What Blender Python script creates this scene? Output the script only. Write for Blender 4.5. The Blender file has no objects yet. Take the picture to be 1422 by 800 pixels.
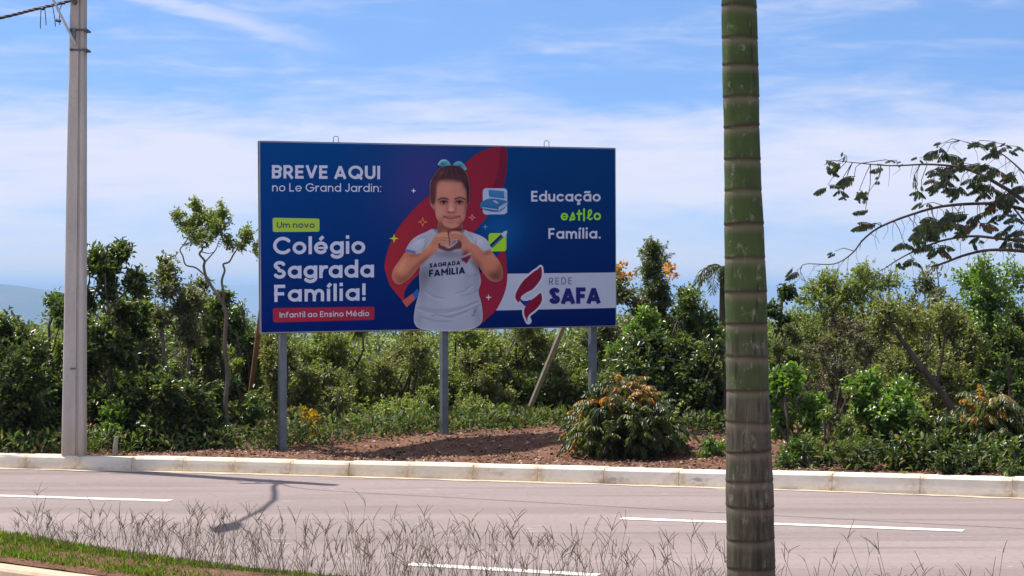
import bpy, math, random
import numpy as np
from mathutils import Vector

R = math.radians
S = bpy.context.scene
COL = S.collection

# ------------------------------------------------------------------ camera
F = 3000.0          # focal length in photograph pixels (photograph 1422 x 800)
EYE = 1.75          # eye height above the asphalt, metres
cam = bpy.data.cameras.new('camera')
cam.sensor_width = 36.0
cam.lens = 36.0 * F / 1422.0
cam.clip_start = 0.3
cam.clip_end = 90000.0
cam_o = bpy.data.objects.new('camera', cam)
COL.objects.link(cam_o)
cam_o.location = (0, 0, EYE)
cam_o.rotation_euler = (R(90), 0, 0)
S.camera = cam_o

# ------------------------------------------------------------------ light
SUN_OFF = (0.47, -0.32)            # shadow offset on the ground per metre of height
el = math.atan(1.0 / math.hypot(*SUN_OFF))
sun = bpy.data.lights.new('sun', 'SUN')
sun.energy = 4.7
sun.angle = R(0.53)
sun.color = (1.0, 0.95, 0.87)
sun_o = bpy.data.objects.new('sun', sun)
COL.objects.link(sun_o)
sun_o.rotation_euler = Vector((-SUN_OFF[0], -SUN_OFF[1], 1)).to_track_quat('Z', 'Y').to_euler()
sun_o.location = (-4, 3, 14)

W = bpy.data.worlds.new('World')
S.world = W
W.use_nodes = True
wt = W.node_tree
wt.nodes.clear()


def node(nt, kind, **kw):
    n = nt.nodes.new(kind)
    for k, v in kw.items():
        if k.startswith('_'):
            setattr(n, k[1:], v)
    for k, v in kw.items():
        if k.startswith('_'):
            continue
        key = int(k[1:]) if k[0] == 'i' and k[1:].isdigit() else k.replace('__', ' ')
        s = n.inputs[key]
        if isinstance(v, bpy.types.NodeSocket):
            nt.links.new(v, s)
        elif isinstance(v, bpy.types.Node):
            nt.links.new(v.outputs[0], s)
        else:
            s.default_value = v
    return n


def mth(nt, op, a, b=0.0, clamp=False):
    n = node(nt, 'ShaderNodeMath', _operation=op, _use_clamp=clamp, i0=a, i1=b)
    return n.outputs[0]


def smooth(nt, v, lo, hi):
    n = node(nt, 'ShaderNodeMapRange', _interpolation_type='SMOOTHSTEP', Value=v)
    n.inputs['From Min'].default_value = lo
    n.inputs['From Max'].default_value = hi
    return n.outputs[0]


def mixc(nt, fac, a, b, blend='MIX'):
    n = nt.nodes.new('ShaderNodeMix')
    n.data_type = 'RGBA'
    n.blend_type = blend
    for s, v in ((n.inputs[0], fac), (n.inputs[6], a), (n.inputs[7], b)):
        if isinstance(v, bpy.types.NodeSocket):
            nt.links.new(v, s)
        else:
            s.default_value = v if not isinstance(v, tuple) or len(v) == 4 else (*v, 1)
    return n.outputs[2]


def build_world():
    nt = wt
    tc = node(nt, 'ShaderNodeTexCoord')
    d = tc.outputs['Generated']
    sep = node(nt, 'ShaderNodeSeparateXYZ', Vector=d)
    x, y, z = sep.outputs
    # clear sky; the Nishita lookup is lifted so that the low strip seen here is as blue as in the photograph
    zl = mth(nt, 'ADD', mth(nt, 'MULTIPLY', mth(nt, 'MAXIMUM', z, 0.0), 1.7), 0.17)
    dv = node(nt, 'ShaderNodeCombineXYZ', X=x, Y=y, Z=zl)
    dn = node(nt, 'ShaderNodeVectorMath', _operation='NORMALIZE', i0=dv)
    sky = node(nt, 'ShaderNodeTexSky', _sky_type='NISHITA', _sun_disc=False, Vector=dn)
    sky.sun_elevation = el
    sky.sun_rotation = math.atan2(-SUN_OFF[0], -SUN_OFF[1])
    sky.altitude = 1000
    sky.air_density = 1.15
    sky.dust_density = 0.7
    sky.ozone_density = 2.2
    # cirrus: streaked noise in azimuth / elevation
    az = mth(nt, 'ARCTAN2', x, y)
    uv = node(nt, 'ShaderNodeCombineXYZ', X=mth(nt, 'MULTIPLY', az, 9.0), Y=mth(nt, 'MULTIPLY', z, 62.0))
    uv2 = node(nt, 'ShaderNodeVectorRotate', _rotation_type='Z_AXIS', Vector=uv, Angle=R(6))
    n1 = node(nt, 'ShaderNodeTexNoise', Vector=uv2, Scale=1.0, Detail=8.0, Roughness=0.56, Distortion=0.5)
    uv3 = node(nt, 'ShaderNodeCombineXYZ', X=mth(nt, 'MULTIPLY', az, 22.0), Y=mth(nt, 'MULTIPLY', z, 130.0), Z=3.7)
    n2 = node(nt, 'ShaderNodeTexNoise', Vector=uv3, Scale=1.0, Detail=6.0, Roughness=0.6, Distortion=1.1)
    nz = mth(nt, 'ADD', mth(nt, 'MULTIPLY', n1.outputs[0], 0.7), mth(nt, 'MULTIPLY', n2.outputs[0], 0.3))
    # cloud cover by elevation: a broad veil at 2-5 degrees, thin streaks above, little below, added cloud high overhead
    tint = mixc(nt, 1.0, sky.outputs[0], (0.84, 1.0, 1.18), 'MULTIPLY')
    band = mth(nt, 'MULTIPLY', smooth(nt, z, 0.016, 0.046), smooth(nt, z, 0.104, 0.056))
    cover = mth(nt, 'ADD', mth(nt, 'ADD', mth(nt, 'MULTIPLY', band, 0.36), mth(nt, 'MULTIPLY', smooth(nt, z, 0.035, 0.0), 0.36)), mth(nt, 'MULTIPLY', smooth(nt, z, 0.16, 0.40), 0.20))  # last term: unseen high cloud, added to brighten the shaded faces
    veil = smooth(nt, mth(nt, 'ADD', nz, cover), 0.45, 0.90)
    # one feathered streak high on the left
    s_d = mth(nt, 'SUBTRACT', z, mth(nt, 'ADD', mth(nt, 'MULTIPLY', az, -0.26), 0.0885))
    s_d = mth(nt, 'ADD', s_d, mth(nt, 'MULTIPLY', mth(nt, 'SUBTRACT', n2.outputs[0], 0.5), 0.012))
    st = mth(nt, 'MULTIPLY', smooth(nt, s_d, 0.0075, 0.0), smooth(nt, s_d, -0.0075, 0.0))
    st = mth(nt, 'MULTIPLY', st, mth(nt, 'MULTIPLY', smooth(nt, az, -0.30, -0.19), smooth(nt, az, -0.065, -0.13)))
    veil = mth(nt, 'MAXIMUM', veil, mth(nt, 'MULTIPLY', st, 0.62))
    veil = mth(nt, 'MULTIPLY', veil, 0.95)
    veil = mth(nt, 'MULTIPLY', veil, smooth(nt, z, -0.02, 0.0))
    colr = mixc(nt, veil, tint, (5.5, 5.6, 6.6))
    colr = mixc(nt, mth(nt, 'MULTIPLY', mth(nt, 'MULTIPLY', smooth(nt, z, 0.05, 0.0), smooth(nt, z, -0.02, 0.0)), 0.72), colr, (5.1, 5.25, 5.4))
    bg = node(nt, 'ShaderNodeBackground', Color=colr, Strength=0.10)
    out = node(nt, 'ShaderNodeOutputWorld', Surface=bg)


build_world()
S.view_settings.view_transform = 'Standard'
S.view_settings.look = 'None'
S.view_settings.gamma = 1.0
S.view_settings.use_curve_mapping = False
S.view_settings.exposure = 0.6
S.cycles.max_bounces = 8
S.cycles.transparent_max_bounces = 8
S.cycles.volume_bounces = 0
S.cycles.use_denoising = True
S.cycles.sample_clamp_indirect = 6.0


# ------------------------------------------------------------------ helpers
def gp(px, py, z=0.0):
    """point of the horizontal plane at height z seen at photograph pixel (px, py)"""
    d = (EYE - z) * F / (py - 400.0)
    return Vector(((px - 711.0) / F * d, d, z))


def at(px, py, d):
    return Vector(((px - 711.0) / F * d, d, EYE - (py - 400.0) / F * d))


def lin(c):
    return tuple(((v / 255.0) / 12.92) if v <= 10.31 else (((v / 255.0 + 0.055) / 1.055) ** 2.4) for v in c)


def tag(o, label=None, cat=None, group=None, kind=None):
    if label: o['label'] = label
    if cat: o['category'] = cat
    if group: o['group'] = group
    if kind: o['kind'] = kind
    return o


def empty(name, loc, label, cat, group=None):
    o = bpy.data.objects.new(name, None)
    o.location = loc
    o.empty_display_size = 0.2
    COL.objects.link(o)
    return tag(o, label, cat, group)


class MB:
    """collects geometry, links it as one mesh object"""

    def __init__(self):
        self.v, self.f, self.n = [], [], 0
        self.c = []

    def add(self, verts, faces, col=None):
        b = self.n
        self.v.extend([tuple(p) for p in verts])
        self.f.extend([tuple(i + b for i in f) for f in faces])
        self.n += len(verts)
        if col is not None:
            self.c.extend([col] * len(verts))

    def box(self, c, s, rot=None):
        c = Vector(c)
        pts = []
        for dx in (-.5, .5):
            for dy in (-.5, .5):
                for dz in (-.5, .5):
                    p = Vector((dx * s[0], dy * s[1], dz * s[2]))
                    if rot is not None: p = rot @ p
                    pts.append(c + p)
        self.add(pts, [(0, 1, 3, 2), (4, 6, 7, 5), (0, 4, 5, 1), (2, 3, 7, 6), (0, 2, 6, 4), (1, 5, 7, 3)])

    def tube(self, pts, rad, sides=8, caps=True, col=None):
        pts = [Vector(p) for p in pts]
        n = len(pts)
        if not hasattr(rad, '__len__'): rad = [rad] * n
        prev = None
        vs = []
        for i, p in enumerate(pts):
            t = (pts[min(i + 1, n - 1)] - pts[max(i - 1, 0)])
            if t.length < 1e-9: t = Vector((0, 0, 1))
            t.normalize()
            a = prev if prev is not None else (Vector((1, 0, 0)) if abs(t.x) < .8 else Vector((0, 1, 0)))
            a = (a - t * a.dot(t)).normalized()
            prev = a
            b = t.cross(a)
            for k in range(sides):
                q = 2 * math.pi * k / sides
                vs.append(p + (a * math.cos(q) + b * math.sin(q)) * rad[i])
        fs = []
        for i in range(n - 1):
            for k in range(sides):
                k2 = (k + 1) % sides
                fs.append((i * sides + k, i * sides + k2, (i + 1) * sides + k2, (i + 1) * sides + k))
        if caps:
            fs.append(tuple(range(sides - 1, -1, -1)))
            fs.append(tuple((n - 1) * sides + k for k in range(sides)))
        self.add(vs, fs, col)

    def build(self, name, mat, parent=None, smooth=False, origin=None):
        me = bpy.data.meshes.new(name)
        off = Vector((0, 0, 0))
        if parent is not None: off = parent.matrix_basis.translation if parent.parent is None else parent['_w'] if '_w' in parent else parent.matrix_basis.translation
        if origin is not None: off = Vector(origin)
        me.from_pydata([(p[0] - off[0], p[1] - off[1], p[2] - off[2]) for p in self.v], [], self.f)
        if self.c and len(self.c) == len(self.v):
            at_ = me.color_attributes.new('tint', 'FLOAT_COLOR', 'POINT')
            at_.data.foreach_set('color', np.array([(*c[:3], 1) for c in self.c], dtype=np.float32).ravel())
        if smooth:
            me.polygons.foreach_set('use_smooth', [True] * len(me.polygons))
        me.materials.append(mat)
        o = bpy.data.objects.new(name, me)
        COL.objects.link(o)
        if parent is not None:
            o.parent = parent
        elif origin is not None:
            o.location = off
        return o


def np_mesh(name, V, faces, mat, parent=None, cols=None, off=(0, 0, 0), smooth=False):
    """faces: list of (n_faces, k) int arrays"""
    me = bpy.data.meshes.new(name)
    V = np.asarray(V, dtype=np.float32) - np.asarray(off, dtype=np.float32)
    me.vertices.add(len(V))
    me.vertices.foreach_set('co', V.ravel())
    idx = np.concatenate([f.ravel() for f in faces]).astype(np.int32)
    tot = np.concatenate([np.full(len(f), f.shape[1]) for f in faces]).astype(np.int32)
    st = np.concatenate([[0], np.cumsum(tot)[:-1]]).astype(np.int32)
    me.loops.add(len(idx))
    me.loops.foreach_set('vertex_index', idx)
    me.polygons.add(len(tot))
    me.polygons.foreach_set('loop_start', st)
    me.polygons.foreach_set('loop_total', tot)
    if cols is not None:
        a = me.color_attributes.new('tint', 'FLOAT_COLOR', 'POINT')
        c = np.ones((len(V), 4), dtype=np.float32)
        c[:, :3] = cols
        a.data.foreach_set('color', c.ravel())
    me.update(calc_edges=True)
    me.validate()
    if smooth:
        me.polygons.foreach_set('use_smooth', np.ones(len(me.polygons), dtype=bool))
    me.materials.append(mat)
    o = bpy.data.objects.new(name, me)
    COL.objects.link(o)
    if parent is not None: o.parent = parent
    return o


# ------------------------------------------------------------------ materials
def mat_new(name):
    m = bpy.data.materials.new(name)
    m.use_nodes = True
    nt = m.node_tree
    nt.nodes.clear()
    out = nt.nodes.new('ShaderNodeOutputMaterial')
    b = nt.nodes.new('ShaderNodeBsdfPrincipled')
    nt.links.new(b.outputs[0], out.inputs[0])
    return m, nt, b, out


def noise(nt, scale, detail=5.0, rough=0.6, coords='Object', stretch=None, dist=0.0, off=0.0):
    tc = nt.nodes.new('ShaderNodeTexCoord')
    v = tc.outputs[coords]
    if stretch or off:
        mp = node(nt, 'ShaderNodeMapping', Vector=v)
        if stretch: mp.inputs['Scale'].default_value = stretch
        mp.inputs['Location'].default_value = (off, off * 1.7, off * .6)
        v = mp.outputs[0]
    return node(nt, 'ShaderNodeTexNoise', Vector=v, Scale=scale, Detail=detail, Roughness=rough, Distortion=dist).outputs[0]


def ramp(nt, fac, stops):
    n = nt.nodes.new('ShaderNodeValToRGB')
    nt.links.new(fac, n.inputs[0])
    e = n.color_ramp.elements
    while len(e) < len(stops): e.new(0.5)
    for el_, (p, c) in zip(e, stops):
        el_.position = p
        el_.color = (*c, 1)
    return n.outputs[0]


def bump(nt, b, h, strength=0.3, dist=0.01):
    n = node(nt, 'ShaderNodeBump', Strength=strength, Distance=dist, Height=h)
    nt.links.new(n.outputs[0], b.inputs['Normal'])


def simple_mat(name, c1, c2, scale=6.0, rough=0.7, stretch=None, metal=0.0, bmp=0.2, bdist=0.004, detail=6, lo=.3, hi=.7):
    m, nt, b, _ = mat_new(name)
    b.inputs['Specular IOR Level'].default_value = 0.25
    n = noise(nt, scale, detail, 0.62, stretch=stretch)
    nt.links.new(ramp(nt, n, [(lo, c1), (hi, c2)]), b.inputs['Base Color'])
    b.inputs['Roughness'].default_value = rough
    b.inputs['Metallic'].default_value = metal
    if bmp: bump(nt, b, n, bmp, bdist)
    return m


def leaf_mat(name='leaf', rough=0.32, trans=0.42, spec=0.6):
    m, nt, b, out = mat_new(name)
    a = node(nt, 'ShaderNodeVertexColor', _layer_name='tint')
    nt.links.new(a.outputs[0], b.inputs['Base Color'])
    b.inputs['Roughness'].default_value = rough
    b.inputs['Specular IOR Level'].default_value = spec
    tcol = mixc(nt, 1.0, a.outputs[0], (1.55, 1.5, 0.55), 'MULTIPLY')
    t = node(nt, 'ShaderNodeBsdfTranslucent', Color=tcol)
    mx = node(nt, 'ShaderNodeMixShader', i0=trans)
    nt.links.new(b.outputs[0], mx.inputs[1])
    nt.links.new(t.outputs[0], mx.inputs[2])
    nt.links.new(mx.outputs[0], out.inputs[0])
    return m


def asphalt_mat():
    m, nt, b, _ = mat_new('dusty_asphalt')
    big = noise(nt, 0.35, 5, 0.55, stretch=(0.45, 1.6, 1))
    streak = noise(nt, 1.0, 6, 0.6, stretch=(0.25, 3.2, 1), off=4.0)
    fine = noise(nt, 60, 4, 0.7)
    grit = noise(nt, 17, 4, 0.65)
    c = ramp(nt, big, [(0.3, (0.215, 0.170, 0.160)), (0.52, (0.258, 0.203, 0.192)), (0.75, (0.300, 0.240, 0.222))])
    c = mixc(nt, smooth(nt, streak, 0.50, 0.72), c, (0.175, 0.140, 0.132))
    c = mixc(nt, mth(nt, 'MULTIPLY', smooth(nt, fine, 0.45, 0.75), 0.32), c, (0.38, 0.32, 0.30))
    c = mixc(nt, mth(nt, 'MULTIPLY', smooth(nt, grit, 0.55, 0.3), 0.35), c, (0.15, 0.115, 0.11))
    fleck = noise(nt, 7, 3, 0.5, stretch=(.5, 1.4, 1), off=6.0)
    c = mixc(nt, mth(nt, 'MULTIPLY', smooth(nt, fleck, 0.71, 0.75), 0.7), c, (0.50, 0.44, 0.41))
    tyre = noise(nt, 0.55, 4, 0.5, stretch=(0.10, 2.4, 1), off=11.0)
    c = mixc(nt, mth(nt, 'MULTIPLY', smooth(nt, tyre, 0.52, 0.66), 0.45), c, (0.155, 0.122, 0.112))
    nt.links.new(c, b.inputs['Base Color'])
    b.inputs['Roughness'].default_value = 0.88
    b.inputs['Specular IOR Level'].default_value = 0.25
    bump(nt, b, fine, 0.5, 0.004)
    return m


def kerb_mat():
    m, nt, b, _ = mat_new('whitewashed_concrete')
    b.inputs['Specular IOR Level'].default_value = 0.12
    n = noise(nt, 5, 7, 0.65)
    n2 = noise(nt, 2.2, 7, 0.7, stretch=(1, 1, 2.2), off=3.3)
    n3 = noise(nt, 24, 5, 0.6)
    c = ramp(nt, n, [(0.3, (0.74, 0.66, 0.55)), (0.7, (0.88, 0.82, 0.71))])
    c = mixc(nt, mth(nt, 'MULTIPLY', smooth(nt, n2, 0.57, 0.66), 0.8), c, (0.30, 0.26, 0.22))
    big = noise(nt, 0.11, 3, 0.5, off=1.3)
    c = mixc(nt, mth(nt, 'MULTIPLY', smooth(nt, big, 0.36, 0.58), 0.65), c, (0.72, 0.62, 0.45))
    a = node(nt, 'ShaderNodeVertexColor', _layer_name='tint')      # rust-yellow mortar at the joints
    sp = node(nt, 'ShaderNodeSeparateColor', Color=a.outputs[0])
    j = mth(nt, 'MULTIPLY', sp.outputs[0], smooth(nt, mth(nt, 'ADD', n3, mth(nt, 'MULTIPLY', n, 0.6)), 0.58, 1.0))
    c = mixc(nt, mth(nt, 'MULTIPLY', j, 0.85), c, (0.50, 0.33, 0.16))
    low = mth(nt, 'MULTIPLY', sp.outputs[1], smooth(nt, n3, 0.3, 0.8))
    c = mixc(nt, mth(nt, 'MULTIPLY', low, 0.6), c, (0.50, 0.39, 0.25))
    nt.links.new(c, b.inputs['Base Color'])
    b.inputs['Roughness'].default_value = 0.85
    bump(nt, b, n3, 0.35, 0.006)
    return m


def ground_mat():
    m, nt, b, _ = mat_new('scrub_ground')
    b.inputs['Specular IOR Level'].default_value = 0.12
    n = noise(nt, 0.004, 8, 0.6)
    n2 = noise(nt, 0.0007, 5, 0.55, off=2.0)
    c = ramp(nt, n, [(0.35, (0.022, 0.038, 0.018)), (0.52, (0.040, 0.055, 0.024)), (0.70, (0.12, 0.10, 0.06))])
    c = mixc(nt, smooth(nt, n2, 0.45, 0.62), c, (0.035, 0.06, 0.02))
    nt.links.new(c, b.inputs['Base Color'])
    b.inputs['Roughness'].default_value = 0.95
    return m


def soil_mat():
    m, nt, b, _ = mat_new('red_soil')
    b.inputs['Specular IOR Level'].default_value = 0.12
    n = noise(nt, 9, 7, 0.7)
    n2 = noise(nt, 55, 5, 0.7)
    n3 = noise(nt, 1.1, 4, 0.5)
    c = ramp(nt, n2, [(0.3, (0.055, 0.024, 0.014)), (0.5, (0.145, 0.070, 0.043)), (0.72, (0.29, 0.165, 0.108))])
    c = mixc(nt, mth(nt, 'MULTIPLY', smooth(nt, n, 0.4, 0.7), 0.5), c, (0.26, 0.145, 0.095))
    c = mixc(nt, mth(nt, 'MULTIPLY', smooth(nt, n3, 0.5, 0.7), 0.45), c, (0.29, 0.18, 0.12))
    nt.links.new(c, b.inputs['Base Color'])
    b.inputs['Roughness'].default_value = 0.95
    bump(nt, b, n2, 0.9, 0.02)
    return m


def pole_mat():
    m, nt, b, _ = mat_new('weathered_concrete')
    b.inputs['Specular IOR Level'].default_value = 0.12
    n = noise(nt, 3, 7, 0.65, stretch=(3, 3, 0.6))
    n2 = noise(nt, 40, 4, 0.6)
    c = ramp(nt, n, [(0.3, (0.42, 0.375, 0.33)), (0.7, (0.57, 0.515, 0.46))])
    c = mixc(nt, mth(nt, 'MULTIPLY', smooth(nt, n2, 0.55, 0.75), 0.3), c, (0.22, 0.19, 0.175))
    tc = node(nt, 'ShaderNodeTexCoord')
    z = node(nt, 'ShaderNodeSeparateXYZ', Vector=tc.outputs['Object']).outputs[2]
    d = mth(nt, 'MULTIPLY', smooth(nt, mth(nt, 'ADD', z, mth(nt, 'MULTIPLY', n, 0.3)), 0.75, 0.15), 0.55)
    c = mixc(nt, d, c, (0.42, 0.30, 0.19))
    nt.links.new(c, b.inputs['Base Color'])
    b.inputs['Roughness'].default_value = 0.9
    bump(nt, b, n2, 0.25, 0.004)
    return m


def palm_mat():
    m, nt, b, _ = mat_new('palm_bark')
    b.inputs['Specular IOR Level'].default_value = 0.12
    tc = node(nt, 'ShaderNodeTexCoord')
    z = node(nt, 'ShaderNodeSeparateXYZ', Vector=tc.outputs['Object']).outputs[2]
    n = noise(nt, 8, 6, 0.65, stretch=(1, 1, 0.35))
    fib = noise(nt, 46, 5, 0.7, stretch=(1, 1, 0.07))
    n3 = noise(nt, 5, 4, 0.5, off=8.0)
    g = mth(nt, 'ADD', smooth(nt, z, 0.55, 2.2), mth(nt, 'MULTIPLY', mth(nt, 'SUBTRACT', n3, 0.5), 1.7))
    grey = ramp(nt, fib, [(0.3, (0.035, 0.030, 0.022)), (0.52, (0.085, 0.073, 0.056)), (0.78, (0.17, 0.148, 0.112))])
    green = ramp(nt, n, [(0.3, (0.030, 0.050, 0.016)), (0.7, (0.064, 0.090, 0.032))])
    blot = noise(nt, 11, 5, 0.6, stretch=(1, 1, 0.5), off=2.2)
    grey = mixc(nt, mth(nt, 'MULTIPLY', smooth(nt, blot, 0.50, 0.66), 0.6), grey, (0.040, 0.046, 0.024))
    c = mixc(nt, smooth(nt, g, 0.15, 0.75), grey, green)
    spots = noise(nt, 26, 5, 0.65, stretch=(1, 1, 0.6), off=5.5)
    c = mixc(nt, mth(nt, 'MULTIPLY', smooth(nt, spots, 0.56, 0.68), 0.6), c, (0.22, 0.205, 0.15))
    scr = noise(nt, 15, 3, 0.5, stretch=(1, 1, 0.12), off=9.1, dist=1.0)
    c = mixc(nt, mth(nt, 'MULTIPLY', smooth(nt, scr, 0.63, 0.68), 0.7), c, (0.030, 0.024, 0.016))
    a = node(nt, 'ShaderNodeVertexColor', _layer_name='tint')      # corky ring scars
    sp = node(nt, 'ShaderNodeSeparateColor', Color=a.outputs[0])
    c = mixc(nt, mth(nt, 'MULTIPLY', sp.outputs[0], mth(nt, 'ADD', 0.72, mth(nt, 'MULTIPLY', fib, 0.5), True)), c, (0.045, 0.030, 0.022))
    c = mixc(nt, mth(nt, 'MULTIPLY', sp.outputs[1], 0.45), c, (0.20, 0.16, 0.12))
    nt.links.new(c, b.inputs['Base Color'])
    b.inputs['Roughness'].default_value = 0.7
    bump(nt, b, fib, 0.4, 0.006)
    return m


M_ASPHALT = asphalt_mat()
M_KERB = kerb_mat()
M_GROUND = ground_mat()
M_SOIL = soil_mat()
M_POLE = pole_mat()
M_PALM = palm_mat()
M_PAINT = simple_mat('road_paint', (0.34, 0.29, 0.26), (0.70, 0.66, 0.60), 13, 0.7, bmp=0.1, lo=.30, hi=.46)
M_SAND = simple_mat('gutter_sand', (0.46, 0.35, 0.23), (0.64, 0.53, 0.39), 14, 0.95)
M_STEEL = simple_mat('galvanised_steel', (0.115, 0.135, 0.145), (0.19, 0.215, 0.225), 7, 0.5, metal=0.35, bmp=0.05)
M_CLAMP = simple_mat('dull_galvanised_iron', (0.10, 0.10, 0.11), (0.18, 0.18, 0.19), 12, 0.6, metal=0.5, bmp=0.1)
M_CABLE = simple_mat('black_cable', (0.018, 0.017, 0.018), (0.04, 0.035, 0.035), 20, 0.6, bmp=0)
M_WOODP = simple_mat('pale_timber', (0.24, 0.22, 0.16), (0.40, 0.37, 0.28), 5, 0.85, stretch=(4, 4, 0.4))
M_WOODB = simple_mat('brown_timber', (0.11, 0.06, 0.03), (0.25, 0.14, 0.07), 5, 0.85, stretch=(4, 4, 0.4))
M_BARK = simple_mat('bark', (0.045, 0.034, 0.026), (0.13, 0.10, 0.078), 14, 0.9, stretch=(1, 1, 0.3), bmp=0.6, bdist=0.01)
M_BARKP = simple_mat('pale_bark', (0.13, 0.105, 0.085), (0.27, 0.23, 0.19), 14, 0.9, stretch=(1, 1, 0.3), bmp=0.5, bdist=0.01)
M_LEAF = leaf_mat()
M_LEAFM = leaf_mat('matte_leaf', 0.40, 0.48, 0.65)
M_FLOWER = leaf_mat('petal', 0.7, 0.4, 0.2)
M_GRASS = leaf_mat('grass_blade', 0.55, 0.35, 0.3)
M_DRY = leaf_mat('dry_grass_stem', 0.8, 0.12, 0.2)
M_CHIP = leaf_mat('mulch_chip', 0.9, 0.0, 0.2)
M_BACK = simple_mat('panel_back_sheet', (0.30, 0.31, 0.32), (0.42, 0.43, 0.44), 3, 0.5, metal=0.4, bmp=0)


def print_mat():
    m, nt, b, _ = mat_new('printed_vinyl')
    a = node(nt, 'ShaderNodeVertexColor', _layer_name='tint')
    n = noise(nt, 2.5, 4, 0.5)
    c = mixc(nt, mth(nt, 'MULTIPLY', n, 0.006), a.outputs[0], (0.30, 0.27, 0.25))
    nt.links.new(c, b.inputs['Base Color'])
    b.inputs['Roughness'].default_value = 0.55
    b.inputs['Specular IOR Level'].default_value = 0.04
    return m


M_PRINT = print_mat()

# ------------------------------------------------------------------ terrain, road, verge
rng = np.random.default_rng(7)


def vnoise(x, y, seed=0):
    """smooth value noise, numpy"""
    x = np.asarray(x, float); y = np.asarray(y, float)
    xi, yi = np.floor(x), np.floor(y)
    fx, fy = x - xi, y - yi
    fx = fx * fx * (3 - 2 * fx); fy = fy * fy * (3 - 2 * fy)
    def h(a, b):
        v = np.sin(a * 127.1 + b * 311.7 + seed * 74.7) * 43758.5453
        return v - np.floor(v)
    return (h(xi, yi) * (1 - fx) + h(xi + 1, yi) * fx) * (1 - fy) + (h(xi, yi + 1) * (1 - fx) + h(xi + 1, yi + 1) * fx) * fy


def fbm(x, y, seed=0, oct=4):
    s, a = 0, .5
    for i in range(oct):
        s = s + a * vnoise(x * 2 ** i, y * 2 ** i, seed + i)
        a *= .5
    return s


def sstep(a, b, x):
    t = np.clip((x - a) / (b - a), 0, 1)
    return t * t * (3 - 2 * t)


def grid_mesh(name, xs, ys, zf, mat, cols=None, smooth=True):
    X, Y = np.meshgrid(xs, ys)
    Z = zf(X, Y)
    V = np.stack([X, Y, Z], -1).reshape(-1, 3)
    ny, nx = X.shape
    i = np.arange(ny * nx).reshape(ny, nx)
    fcs = np.stack([i[:-1, :-1], i[:-1, 1:], i[1:, 1:], i[1:, :-1]], -1).reshape(-1, 4)
    return np_mesh(name, V, [fcs], mat, smooth=smooth)


def terrain_z(X, Y):
    r = np.hypot(X, np.maximum(Y, 0))
    z = -0.03 - 3.0 * sstep(33, 60, Y) - 50 * sstep(50, 420, r) - 110 * sstep(300, 2600, r)
    far = sstep(1500, 5000, r)
    z = z + far * 36 * (fbm(X / 1400, Y / 1400, 3) - .5)
    # ridges: a low dark one to the left, a long plateau on the skyline
    rid = np.exp(-((Y - 7600 - 900 * np.sin(X / 2100)) / 900) ** 2)
    z = z + rid * (128 * sstep(-900, -1750, X) + 70) * (0.82 + 0.36 * fbm(X / 700, Y / 1500, 11))
    rid2 = sstep(13500, 17500, Y)
    z = z + rid2 * (172 + 24 * fbm(X / 1500, Y / 5000, 21))
    return z


g = np.concatenate([np.linspace(0, 60, 13), 60 * (500 ** np.linspace(0, 1, 90))[1:]])
xs = np.concatenate([-g[::-1], g[1:]])
ys = np.concatenate([[-30000, -8000, -1500, -300, -60, -20, 0, 10, 20, 30], np.linspace(33, 60, 8), 60 * (500 ** np.linspace(0, 1, 120))[1:]])
tag(grid_mesh('ground', xs, ys, terrain_z, M_GROUND), kind='structure')

KB = [gp(0, 650), gp(240, 655), gp(480, 661.5), gp(780, 670.5), gp(1074, 679.5), gp(1422, 692)]
KT = [0.126, 0.128, 0.130, 0.137, 0.144, 0.162]
KB = [Vector((-40, 32.5, 0)), Vector((-14, 23.8, 0))] + KB + [Vector((9, 15.95, 0)), Vector((22, 9.5, 0))]
KT = [0.126, 0.126] + KT + [0.165, 0.165]


def kerb_line(t):
    """t in 0..len-1, Catmull-Rom"""
    i = int(min(max(t, 0), len(KB) - 1.0001))
    u = t - i
    p0, p1, p2, p3 = KB[max(i - 1, 0)], KB[i], KB[i + 1], KB[min(i + 2, len(KB) - 1)]
    p = 0.5 * ((2 * p1) + (p2 - p0) * u + (2 * p0 - 5 * p1 + 4 * p2 - p3) * u * u + (3 * p1 - p0 - 3 * p2 + p3) * u ** 3)
    return p, KT[i] * (1 - u) + KT[i + 1] * u


KS = []
for k in range(0, 9 * 60 + 1):
    KS.append(kerb_line(k / 60.0))
KX = np.array([p.x for p, z in KS]); KY = np.array([p.y for p, z in KS]); KZ = np.array([z for p, z in KS])


def ky(x): return np.interp(x, KX, KY)
def kz(x): return np.interp(x, KX, KZ)


# road: one sheet from the median to the far kerb
def road():
    xs_ = np.linspace(-40, 22, 125)
    ts = np.linspace(0, 1, 20)
    V = []
    for t in ts:
        for x in xs_:
            V.append((x, 2.0 * (1 - t) + (ky(x) + 0.02) * t, 0.0))
    i = np.arange(len(V)).reshape(len(ts), len(xs_))
    f = np.stack([i[:-1, :-1], i[:-1, 1:], i[1:, 1:], i[1:, :-1]], -1).reshape(-1, 4)
    tag(np_mesh('road', V, [f], M_ASPHALT), kind='structure')


road()


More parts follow.
